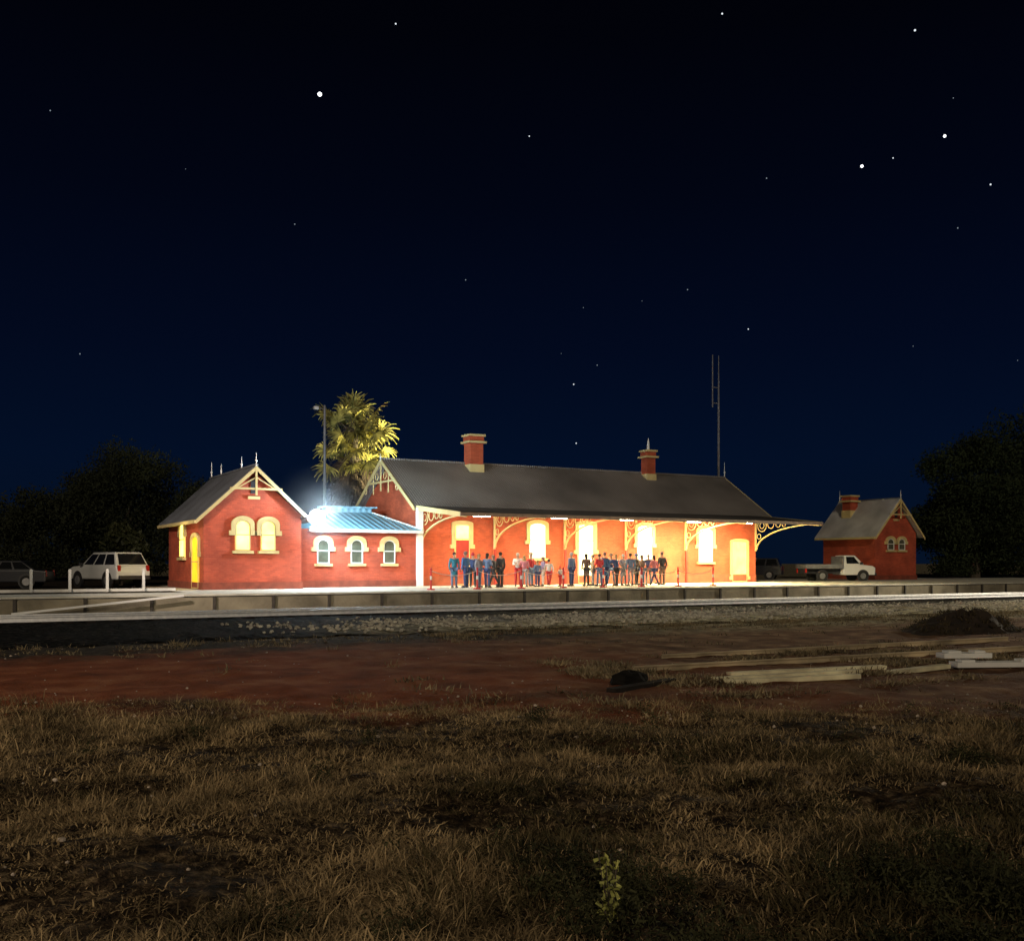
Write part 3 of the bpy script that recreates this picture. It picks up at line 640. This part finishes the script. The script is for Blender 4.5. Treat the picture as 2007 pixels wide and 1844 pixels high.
# ------------------------------------------------------------ yard junk
def single(name,q,mat,label,cat,bevel=0,**k):
    v=np.array(q.v); c=((v[:,0].min()+v[:,0].max())/2,(v[:,1].min()+v[:,1].max())/2,v[:,2].min())
    q.v=[(a-c[0],b-c[1],z-c[2]) for a,b,z in q.v]; o=q.build(name,mat,None,bevel=bevel,label=label,category=cat,**k); o.location=c; return o
for i,(a,b_) in enumerate((((11.4,15.4,.07),(21.8,14.4,.11)),((13.4,17.1,.07),(24,16.4,.11)))):
    q=MB(); q.beam(a,b_,.07,.03); a2=Vector(a)-Vector((0,0,.05)); b2=Vector(b_)-Vector((0,0,.05)); q.beam(a2,b2,.02,.07); q.beam(a2-Vector((0,0,.04)),b2-Vector((0,0,.04)),.12,.018)
    single('steel_rail',q,pbr('old_rail%d'%i,(.40,.32,.20),.7,var=.7,scale=.8),'long weathered spare rail lying in the dirt','steel rail',group='spare rails on the ground')
for i,(a,b_,mt) in enumerate((((11.5,12.95,.03),(14.0,12.4,.05),M_timber),((11.6,13.4,.02),(14.6,12.9,.05),M_timber),((12.4,13.9,.02),(15.6,13.2,.05),M_timber),((15.0,12.6,.03),(16.8,12.75,.05),M_timber),((9.2,13.0,.02),(10.9,13.6,.03),M_sleeper))):
    q=MB(); q.beam(a,b_,.19,.08)
    single('timber_beam',q,mt,'weathered pale timber plank lying on the ground' if mt==M_timber else 'dark old timber sleeper lying in dry grass','timber beam',.008,group='timber beams lying on the ground')
q=MB(); q.ball((10.1,13.75,.06),.28,(1.25,.8,.55),14,9,.16)
single('black_sack',q,pbr('black_plastic',(.012,.011,.010),.95,bump=.6,bscale=8,spec=.1),'crumpled black sack lying beside the timber planks','sack')
for (x,y,l,z) in((17.0,12.75,2.0,.07),(17.2,13.2,1.0,.2)):
    q=MB(); q.beam((x,y,z),(x+l*.9,y-l*.4,z),.34,.1); q.beam((x+.1,y-.04,z+.07),(x+.35,y-.15,z+.07),.25,.05); q.beam((x+l*.6,y-l*.26,z+.07),(x+l*.8,y-l*.35,z+.07),.25,.05)
    single('concrete_slab',q,M_white,'flat pale concrete slab lying in the grass','concrete slab',.015,group='pale concrete slabs')
v=[];f=[]; nn_=40; tuf=[]
for j in range(nn_+1):
    for i in range(nn_+1):
        u_=i/nn_*2-1; w_=j/nn_*2-1; r_=min(1,math.hypot(u_,w_)); x=26.6+u_*2.6; y=19.6+w_*1.8
        z=.72*(math.cos(r_*math.pi)*.5+.5)*(1+.4*noise.noise(Vector((x*1.7,y*1.7,2))))+.09*noise.noise(Vector((x*4,y*4,0)))-.08; v.append((u_*2.6,w_*1.8,z))
        if z>.02 and random.random()<.22: tuf.append((x,y,z-.01))
for j in range(nn_):
    for i in range(nn_): a=j*(nn_+1)+i; f.append((a,a+1,a+nn_+2,a+nn_+1))
me=bpy.data.meshes.new('mound'); me.from_pydata(v,[],f); me.materials.append(pbr('dark_soil',(.03,.02,.013),.95,bump=.8,bscale=9,var=.4))
o=mkobj('soil_mound',me,label='dark mound of soil beside the tracks',category='mound'); o.location=(26.6,19.6,0)
grass('mound_weeds',tuf,.08,.25,14,leafmat('mound_weed',(.012,.010,.006),(.16,.12,.06),.8),.15,.012,1.0,label='sparse dry weeds growing on the soil mound',category='weeds')
q=MB(); q.beam((2.5,39.75,.22),(8.4,39.85,.78),.08,.08); single('white_beam',q,pbr('bright_white',(.90,.90,.88),.5,var=.03),'long white beam sloping up against the platform','beam')
q=MB(); q.box(-8,9.6,47.2,47.36,.78,.90); single('white_kerb',q,M_white,'low white painted kerb along the car park','kerb')
base=None
for x in(2.2,3.7,5.2,6.7,8.2):
    if base is None:
        q=MB(); q.box(x-.055,x+.055,47.0,47.11,.78,1.72); q.box(x-.04,x+.04,47.015,47.095,1.72,1.76)
        base=single('bollard',q,M_white,'white painted timber post by the car park','post',.008,group='white posts by the car park'); bx0=x; bl=base.location.copy()
    else:
        o=base.copy(); COL.objects.link(o); o.location=bl+Vector((x-bx0,0,0))

# barrier posts with rope
M_rw=pbr('barrier_red',(.55,.03,.03),.5); M_rope=pbr('barrier_rope',(.6,.5,.45),.7)
proto=None
for i in range(8):
    x=20.0+2.4*i
    if proto is None:
        E_=empty('barrier_post',(x,42.5,.79),label='red and white barrier post on the platform with rope',category='barrier post',group='barrier posts on the platform')
        a=MB().tube([(x,42.5,.83),(x,42.5,1.72)],[.045,.045],8).tube([(x,42.5,.79),(x,42.5,.85)],[.2,.17],14).ball((x,42.5,1.75),.06).build('post',M_rw,E_)
        b_=MB().tube([(x,42.5,1.25),(x,42.5,1.42)],[.052,.052],8).build('white_band',M_white,E_)
        pts=[(x+2.4*t/8,42.5,1.66-.9*(t/8)*(1-t/8)) for t in range(9)]
        c_=MB().tube(pts,[.018]*9,5).build('rope',M_rope,E_); proto=(E_,[a,b_,c_])
    else:
        E2=proto[0].copy(); COL.objects.link(E2); E2.location=(x,42.5,.79)
        for k in proto[1]:
            if i==7 and k.name.startswith('rope'): continue
            o=k.copy(); COL.objects.link(o); o.parent=E2

# ------------------------------------------------------------ vehicles
def wheel(parent,x,y,r,w):
    W_=MB(); W_.tube([(x,y-w/2,r),(x,y-w/2+.03,r),(x,y+w/2-.03,r),(x,y+w/2,r)],[r*.9,r,r,r*.9],20)
    t=W_.build('wheel',M_tyre,parent,smooth=False)
    sgn=1 if y>0 else -1
    q=MB(); q.tube([(x,y+sgn*(w/2-.02),r),(x,y+sgn*(w/2+.012),r)],[r*.62,r*.58],16); q.build('rim',M_rim,t)
def vehicle(name,label,cat,loc,head,paint,prof,cab,wheels,r=.35,hw=.88,lights=(2.3,.75,-2.2,.85),extra=None,wins=None,bv=.06):
    V_=empty(name,(0,0,0),label=label,category=cat)
    q=MB(); q.prism([(x,-hw,z) for x,z in prof],(0,2*hw,0)); q.build('body',paint,V_,bevel=bv)
    xb0,xt0,xt1,xb1,zb,zt=cab; wb,wt=hw-.04,hw-.2
    q=MB(); n=0
    q.v=[(xb0,-wb,zb),(xb1,-wb,zb),(xb1,wb,zb),(xb0,wb,zb),(xt0,-wt,zt),(xt1,-wt,zt),(xt1,wt,zt),(xt0,wt,zt)]
    q.f=[(0,3,2,1),(4,5,6,7),(0,1,5,4),(1,2,6,5),(2,3,7,6),(3,0,4,7)]; q.build('cabin',paint,V_,bevel=bv*.7)
    def side(u,vv,sg):
        xb=xb0+(xb1-xb0)*u; xt=xt0+(xt1-xt0)*u; ww=wb+(wt-wb)*vv
        return Vector((xb+(xt-xb)*vv,sg*(ww+.012),zb+(zt-zb)*vv))
    for sg in(-1,1):
        for u0,u1 in(wins or((.05,.33),(.37,.63),(.67,.93))):
            q=MB(); q.prism([side(u0,.12,sg),side(u1,.12,sg),side(u1,.86,sg),side(u0,.86,sg)],(0,sg*.006,0)); q.build('window',M_glass,V_)
    for xb,xt,s_ in((xb0,xt0,-1),(xb1,xt1,1)):
        def fp(v_,yy): return Vector((xb+(xt-xb)*v_+s_*.012,yy*(wb+(wt-wb)*v_),zb+(zt-zb)*v_+.006))
        q=MB(); q.prism([fp(.12,-.86),fp(.12,.86),fp(.88,.86),fp(.88,-.86)],(s_*.006,0,.003)); q.build('windscreen' if s_>0 else 'rear_window',M_glass,V_)
    for wx in wheels:
        for sg in(-1,1):
            q=MB(); q.tube([(wx,sg*(hw-.1),r+.02),(wx,sg*(hw+.006),r+.02)],[r+.07,r+.07],20); q.build('wheel_arch',M_dark,V_)
            wheel(V_,wx,sg*(hw-.09),r,.22)
    fx,fz,rx,rz=lights; ml=pbr('lamp_lens',(.6,.6,.55),.15,bump=0); mr_=pbr('tail_lens',(.4,.02,.015),.2,bump=0)
    for sg in(-1,1):
        MB().box(fx-.06,fx+.015,sg*(hw-.22)-.17,sg*(hw-.22)+.17,fz-.08,fz+.08).build('headlight',ml,V_,bevel=.02)
        MB().box(rx-.015,rx+.06,sg*(hw-.14)-.08,sg*(hw-.14)+.08,rz-.15,rz+.15).build('tail_light',mr_,V_,bevel=.015)
        MB().box(xb1-.35,xb1-.2,sg*(hw+.1)-.09,sg*(hw+.1)+.09,zb+.02,zb+.18).build('mirror',M_dark,V_,bevel=.03)
    MB().box(fx-.05,fx+.02,-.42,.42,fz-.12,fz+.06).build('grille',M_dark,V_)
    if extra: extra(V_)
    V_.location=loc; V_.rotation_euler=(0,0,head); return V_
Pw=pbr('white_car_paint',(.78,.78,.76),.3,var=.03,bump=0); Ps=pbr('silver_car_paint',(.66,.67,.66),.3,.0,var=.05,bump=0); Pd=pbr('dark_car_paint',(.03,.032,.04),.3,var=.05,bump=0)
def uteextra(V_):
    MB().box(-2.6,.02,-.92,.92,.86,.93).box(-2.6,.02,-.92,-.88,.93,1.15).box(-2.6,.02,.88,.92,.93,1.15).box(-2.6,-2.56,-.88,.88,.93,1.15).box(-.02,.03,-.86,.86,.93,1.7).build('tray',M_rim,V_)
    MB().box(-2.5,0.05,-.4,.4,.5,.84).build('chassis',M_dark,V_)
    MB().box(2.36,2.5,-.86,.86,.38,.56).build('bumper',M_dark,V_,bevel=.03)
vehicle('pickup_truck','white single cab pickup truck with flat steel tray','pickup truck',(54.7,50.3,.79),-AL+R(8),Pw,
  [(.08,.42),(2.38,.42),(2.42,.9),(2.2,1.05),(1.25,1.14),(.08,1.14)],(.1,.2,1.0,1.6,1.12,1.76),(-1.45,1.5),.35,.86,(2.4,.86,-2.6,.72),extra=uteextra,wins=((.15,.8),))
def rack(V_):
    MB().box(-1.7,.2,-.66,-.62,1.77,1.81).box(-1.7,.2,.62,.66,1.77,1.81).build('roof_rack',M_dark,V_)
    MB().box(-2.42,-2.26,-.84,.84,.42,.62).build('bumper',M_dark,V_,bevel=.04)
vehicle('parked_car','silver white four wheel drive parked beside the brick building','car',(8.0,55.6,.78),R(180)-AL-R(38),Ps,
  [(-2.25,.42),(2.15,.42),(2.3,.72),(2.2,.98),(1.95,1.06),(1.1,1.12),(-2.15,1.12),(-2.3,.8)],(-2.2,-1.80,.25,1.2,1.08,1.78),(-1.35,1.4),.38,.92,(2.26,.84,-2.26,.98),extra=rack,bv=.11)
vehicle('parked_car','dark low sedan parked beside the white kerb','car',(3.2,56.5,.78),R(180)-AL+R(10),Pd,
  [(-2.2,.3),(2.2,.3),(2.25,.6),(2.1,.78),(1.0,.88),(-1.6,.9),(-2.2,.85)],(-1.7,-1.0,.3,1.1,.88,1.36),(-1.3,1.35),.32,.86,(2.2,.66,-2.2,.72))
vehicle('parked_car','dark small car parked under the dark trees','car',(-.6,58.5,.78),R(160)-AL,Pd,
  [(-2.1,.3),(2.1,.3),(2.15,.6),(2.0,.8),(1.0,.9),(-2.0,.9)],(-1.9,-1.5,.3,1.1,.88,1.42),(-1.3,1.3),.32,.84,(2.1,.66,-2.05,.75))
vehicle('parked_car','dark station wagon parked behind the pickup truck','car',(54.6,58.5,.78),R(160)-AL,Pd,
  [(-2.2,.35),(2.2,.35),(2.25,.7),(2.1,.95),(1.0,1.02),(-2.2,1.02)],(-2.1,-1.85,.3,1.1,1.0,1.62),(-1.3,1.35),.35,.88,(2.2,.75,-2.2,.85))

# ------------------------------------------------------------ people
def skinmesh(N,Eg,root,sub=1,name='skin'):
    bm=bmesh.new(); ly=bm.verts.layers.skin.verify(); V_={}
    for k,(p,r) in N.items():
        v_=bm.verts.new(p); r=r if isinstance(r,tuple) else (r,r); v_[ly].radius=r; v_[ly].use_root=(k==root); V_[k]=v_
    for a,b_ in Eg: bm.edges.new((V_[a],V_[b_]))
    me=bpy.data.meshes.new(name); bm.to_mesh(me); bm.free()
    o=bpy.data.objects.new('tmp',me); COL.objects.link(o)
    s_=o.modifiers.new('s','SKIN'); s_.use_smooth_shade=True; t_=o.modifiers.new('u','SUBSURF'); t_.levels=sub; t_.render_levels=sub
    d=bpy.context.evaluated_depsgraph_get(); d.update(); m2=bpy.data.meshes.new_from_object(o.evaluated_get(d)); bpy.data.objects.remove(o); m2.name=name
    for p in m2.polygons: p.use_smooth=True
    return m2
def pose(kind):
    J={}
    fwd=lambda a:(0,math.sin(a),-math.cos(a))
    la,ra,lk,rk={'stand':(.03,-.03,0,0),'walk':(.38,-.32,.05,.25),'lean':(.08,.0,.05,.02),'hold':(-.02,.05,0,0)}[kind]
    for s_,a,k in((1,la,lk),(-1,ra,rk)):
        hx=.095*s_; f1=fwd(a); K=(hx*1.1,f1[1]*.42,.92+f1[2]*.42); f2=fwd(a-k); An=(hx*1.15,K[1]+f2[1]*.42,max(.075,K[2]+f2[2]*.42))
        J['hip%d'%s_]=(hx,0,.92); J['knee%d'%s_]=K; J['ank%d'%s_]=An; J['toe%d'%s_]=(An[0]*1.15,An[1]+.17,An[2]-.035)
    tl={'stand':0,'walk':.03,'lean':.05,'hold':0}[kind]
    J['pel']=(0,0,.96); J['waist']=(0,tl*.3,1.1); J['chest']=(0,tl,1.3); J['up']=(0,tl,1.42); J['neck']=(0,tl+.01,1.50); J['h1']=(0,tl+.03,1.58); J['h2']=(0,tl+.025,1.66); J['h3']=(0,tl+.01,1.715)
    for s_ in(1,-1):
        sh=(.175*s_,tl,1.42)
        if kind=='hold' or (kind=='lean' and s_>0): el_=(.235*s_,tl+.02,1.14); wr=(.13*s_,tl+.25,1.2)
        elif kind=='walk': el_=(.235*s_,tl-.1*s_,1.14); wr=(.24*s_,tl+(.02 if s_<0 else -.02)-.14*s_+.06,.91)
        else: el_=(.24*s_,tl-.02,1.13); wr=(.235*s_,tl+.05,.88)
        d=(Vector(wr)-Vector(el_)).normalized(); J['sh%d'%s_]=sh; J['el%d'%s_]=el_; J['wr%d'%s_]=wr; J['pa%d'%s_]=tuple(Vector(wr)+d*.07)
    return J
POSES={}
def mats_obj(o,m):
    o.material_slots[0].link='OBJECT'; o.material_slots[0].material=m
dummy=pbr('skin_tone',(.45,.27,.19),.6,bump=0,var=.05); M_eye=pbr('eye_dark',(.03,.02,.02),.2,bump=0)
for kd in('stand','walk','lean','hold'):
    J=pose(kd)
    rad={'pel':(.14,.10),'waist':(.12,.09),'chest':(.145,.10),'up':(.11,.075),'neck':.048,'h1':(.062,.075),'h2':(.076,.09),'h3':(.05,.06)}
    for s_ in('1','-1'): rad.update({'hip'+s_:.085,'knee'+s_:.052,'ank'+s_:.035,'toe'+s_:.03,'sh'+s_:.052,'el'+s_:.038,'wr'+s_:.026,'pa'+s_:(.036,.018)})
    E0=[('pel','waist'),('waist','chest'),('chest','up'),('up','neck'),('neck','h1'),('h1','h2'),('h2','h3')]
    for s_ in('1','-1'): E0+=[('pel','hip'+s_),('hip'+s_,'knee'+s_),('knee'+s_,'ank'+s_),('ank'+s_,'toe'+s_),('up','sh'+s_),('sh'+s_,'el'+s_),('el'+s_,'wr'+s_),('wr'+s_,'pa'+s_)]
    body=skinmesh({k:(J[k],rad[k]) for k in rad},E0,'pel',1,'body')
    q=MB(); eyes=MB()
    h=Vector(J['h2']); q.tube([h+Vector((0,.085,.0)),h+Vector((0,.112,-.035)),h+Vector((0,.088,-.045))],[.008,.014,.01],6)
    for s_ in(1,-1):
        q.ball(h+Vector((.078*s_,0,-.02)),.026,(.4,.8,1.2),8,5); eyes.ball(h+Vector((.03*s_,.086,-.005)),.011,(1,.6,.8),6,4)
        pa=Vector(J['pa%d'%s_]); d=(pa-Vector(J['wr%d'%s_])).normalized(); sd=Vector((0,1,0)) if abs(d.z)>.6 else Vector((0,0,1)); inn=Vector((-s_,0,0))
        for k in range(4):
            b0=pa+sd*(.024-.016*k)*1.0; L_=(.07,.08,.074,.058)[k]; p1=b0+d*L_*.5+inn*.006; p2=b0+d*L_*.9+inn*.028
            q.tube([b0,p1,p2],[.0095,.0085,.006],6)
        b0=pa+sd*.03-d*.035; q.tube([b0,b0+sd*.022+d*.025,b0+sd*.026+d*.055+inn*.012],[.011,.010,.007],6)
    bm=bmesh.new(); bm.from_mesh(body)
    t=bpy.data.meshes.new('t'); t.from_pydata([tuple(a) for a in q.v],[],q.f); bm.from_mesh(t)
    nf=len(bm.faces); t2=bpy.data.meshes.new('t2'); t2.from_pydata([tuple(a) for a in eyes.v],[],eyes.f); bm.from_mesh(t2); bm.faces.ensure_lookup_table()
    for i in range(nf,len(bm.faces)): bm.faces[i].material_index=1
    bm.to_mesh(body); bm.free(); body.materials.clear(); body.materials.append(dummy); body.materials.append(M_eye)
    jr={'waist':(.15,.12),'chest':(.175,.13),'up':(.12,.09)}
    for s_ in('1','-1'): jr.update({'sh'+s_:.073,'el'+s_:.056,'wr'+s_:.042})
    NJ={k:(J[k],jr[k]) for k in jr}; NJ['hem']=((0,0,.86),(.165,.13))
    EJ=[('hem','waist'),('waist','chest'),('chest','up')]
    for s_ in('1','-1'): EJ+=[('up','sh'+s_),('sh'+s_,'el'+s_),('el'+s_,'wr'+s_)]
    jacket=skinmesh(NJ,EJ,'waist',1,'jacket')
    NC=dict(NJ); NC['hem2']=((0,0,.52),(.19,.16)); coat=skinmesh(NC,EJ+[('hem','hem2')],'waist',1,'coat')
    tr_={'pel':(.15,.115)}; 
    for s_ in('1','-1'): tr_.update({'hip'+s_:.1,'knee'+s_:.07,'ank'+s_:.055})
    ET=[]
    for s_ in('1','-1'): ET+=[('pel','hip'+s_),('hip'+s_,'knee'+s_),('knee'+s_,'ank'+s_)]
    trou=skinmesh({k:(J[k],tr_[k]) for k in tr_},ET,'pel',1,'trousers')
    q=MB()
    for s_ in(1,-1):
        a=Vector(J['ank%d'%s_]); t=Vector(J['toe%d'%s_]); q.tube([a+Vector((0,-.06,-.03)),a+Vector((0,.02,-.02)),t+Vector((0,.01,0)),t+Vector((0,.05,-.01))],[.04,.05,.042,.025],8)
    def tomesh(q,nm):
        m_=bpy.data.meshes.new(nm); m_.from_pydata([tuple(a) for a in q.v],[],q.f); m_.materials.append(dummy)
        for p in m_.polygons: p.use_smooth=True
        return m_
    shoes=tomesh(q,'shoes')
    q=MB(); q.ball(h+Vector((0,-.018,.02)),.1,(.88,1.0,.98),12,8); hair=tomesh(q,'hair')
    q=MB(); q.ball(h+Vector((0,-.018,.02)),.1,(.9,1.0,.98),12,8); q.ball(h+Vector((0,-.06,-.09)),.08,(1,.6,1.5),10,7); hairl=tomesh(q,'long_hair')
    q=MB(); q.tube([h+Vector((0,-.0,.02)),h+Vector((0,0,.035)),h+Vector((0,0,.045)),h+Vector((0,0,.13)),h+Vector((0,0,.15))],[.19,.185,.105,.095,.06],16); hat=tomesh(q,'hat')
    q=MB(); q.ball(h+Vector((0,-.005,.03)),.102,(.92,1.02,1.0),12,8); q.ball(h+Vector((0,0,.135)),.03); beanie=tomesh(q,'beanie')
    for m_ in(jacket,coat,trou): m_.materials.clear(); m_.materials.append(dummy)
    POSES[kd]=dict(body=body,jacket=jacket,coat=coat,trousers=trou,shoes=shoes,hair=hair,long_hair=hairl,hat=hat,beanie=beanie)
CLO={}
def cm(col):
    if col not in CLO:
        c={'blue':(.07,.17,.38),'navy':(.05,.08,.20),'black':(.05,.05,.06),'grey':(.30,.30,.34),'denim':(.14,.21,.36),'teal':(.04,.21,.30),'white':(.70,.67,.65),'red':(.5,.04,.05),
           'pink':(.55,.2,.24),'brown':(.19,.13,.11),'tan':(.35,.27,.18),'lilac':(.3,.26,.45),'blond':(.35,.24,.1),'darkbrown':(.04,.025,.018),'greyhair':(.4,.4,.4),'green':(.06,.12,.07)}[col]
        CLO[col]=pbr('cloth_'+col,c,.85,var=.12,scale=8,bump=.2,bscale=60)
    return CLO[col]
def person(x,y,yaw,h,pz,top,tc_,lc,head,hc,label):
    P_=empty('person',(x,y,.792),label=label,category='person',group='people waiting on the platform')
    s_=h/1.745; P_.rotation_euler=(0,0,R(yaw)); P_.scale=(s_*random.uniform(.98,1.1),s_*1.05,s_)
    D=POSES[pz]
    o=mkobj('body',D['body'],P_)
    for part,col in((top,tc_),('trousers',lc),('shoes','black'),(head,hc)):
        o=mkobj(part,D[part],P_); mats_obj(o,cm(col))
PE=[
(.4985,45.4,170,1.75,'stand','coat','teal','denim','hair','darkbrown','person in a long teal coat standing on the platform'),
(.5135,45.2,20,1.78,'lean','jacket','blue','navy','hair','brown','person in a blue jacket facing the building'),
(.5215,46.0,-30,1.72,'hold','jacket','navy','black','beanie','red','person in navy jacket and red beanie'),
(.529,45.0,200,1.66,'stand','jacket','grey','denim','long_hair','blond','person in a grey jacket with long fair hair'),
(.5395,44.8,-60,1.70,'hold','jacket','denim','navy','long_hair','darkbrown','person in denim blue jacket with arms bent'),
(.548,45.9,40,1.62,'walk','coat','black','black','long_hair','brown','person in a long black coat'),
(.5565,45.2,10,1.76,'stand','jacket','black','black','hair','darkbrown','person in dark clothes facing the building'),
(.579,46.3,150,1.74,'lean','jacket','white','red','hair','greyhair','person in white top and red trousers'),
(.5875,45.7,-40,1.60,'hold','jacket','pink','grey','long_hair','blond','person in a pink jacket holding something'),
(.596,46.4,190,1.73,'stand','jacket','red','denim','hat','tan','person in red jacket and wide tan hat'),
(.605,45.2,0,1.35,'stand','jacket','denim','navy','hair','blond','child in a blue jacket standing among adults'),
(.6125,46.0,80,1.55,'hold','jacket','lilac','white','long_hair','brown','person in a lilac jacket turned sideways'),
(.6205,45.4,-20,1.42,'walk','jacket','white','red','hair','darkbrown','child in white top and red trousers'),
(.636,45.6,100,1.05,'hold','jacket','white','red','beanie','red','small child in white jacket and red beanie'),
(.6515,45.3,15,1.78,'stand','jacket','denim','navy','hair','greyhair','person in blue denim with grey hair'),
(.6725,45.2,-10,1.70,'lean','coat','brown','black','long_hair','darkbrown','person in long brown coat'),
(.6815,45.9,60,1.66,'stand','jacket','tan','grey','hair','brown','person in tan jacket standing sideways'),
(.691,45.0,5,1.72,'hold','jacket','red','denim','hair','darkbrown','person in a dark red jacket'),
(.6985,45.4,0,1.80,'stand','coat','blue','navy','hair','brown','tall person in a long blue coat'),
(.7075,45.8,-50,1.70,'walk','jacket','navy','denim','hat','brown','person in navy jacket and brown hat'),
(.7165,45.1,30,1.68,'lean','jacket','navy','black','long_hair','blond','person in navy jacket with long fair hair'),
(.7255,45.6,180,1.70,'hold','coat','grey','grey','hair','greyhair','person in long pale grey coat'),
(.7365,45.0,-15,1.74,'stand','jacket','denim','grey','hair','darkbrown','person in blue jacket and grey trousers'),
(.7455,46.0,20,1.72,'stand','coat','black','black','beanie','navy','person in black coat and navy beanie'),
(.7545,45.2,80,1.66,'lean','jacket','brown','denim','long_hair','brown','person in a brown jacket turned sideways'),
(.7635,45.8,-25,1.70,'hold','jacket','navy','grey','hair','greyhair','person in navy jacket with arms folded'),
(.7725,45.1,15,1.64,'walk','jacket','pink','navy','long_hair','darkbrown','person in pink jacket and navy trousers'),
(.7845,45.3,-5,1.84,'stand','jacket','black','brown','hair','brown','tall person in black jacket standing with arms down'),
]
for t,y,*r_ in PE: person(t*y,y,*r_)

# ------------------------------------------------------------ stars
M_star=emit('star_light',(.85,.93,1),1.0); M_starb=emit('star_light_bright',(.95,.97,1),3); M_sf=emit('star_faint',(.7,.85,1),.3)
STARS=[(19.07,24.3,3.9),(23.24,27.7,1.5),(41.38,27.8,1.6),(51.29,25.9,1.8),(52.72,21.07,2.5),(48.67,20.2,2.6),(50.22,20.4,1.2),(54.87,18.57,1.5),(43.75,20.1,1.1),(30.71,22.7,1.2),
(42.78,12.6,1.2),(39.5,14.8,1.05),(27.14,15.5,1.05),(17.72,18,1.05),(5.39,22,1.1),(6.79,10.7,1.1),(33.2,9.93,1.3),(33.34,6.7,1.3),(34.51,10.95,1.0),(53.34,16.75,1.1),(53.13,22.7,.8),(33.74,14.03,.7),(51.2,11.2,.7),(56.1,10.1,.7),(37,14.3,.6),(32.5,11.6,.6),(12,20.2,.6)]
sm=bpy.data.meshes.new('star'); bm=bmesh.new(); bmesh.ops.create_icosphere(bm,subdivisions=2,radius=1); bm.to_mesh(sm); bm.free(); sm.materials.append(M_star)
for az,e_,mg in STARS:
    o=mkobj('star',sm,label='bright star in the clear night sky' if mg>2.4 else 'faint star in the clear night sky',category='star',group='stars in the night sky')
    az=R(az); e_=R(e_); o.location=(1500*math.cos(e_)*math.sin(az),1500*math.cos(e_)*math.cos(az),2+1500*math.sin(e_)); o.scale=(.72*mg,)*3
    if mg>2.4: mats_obj(o,M_starb)
    elif mg<1.2: mats_obj(o,M_sf)
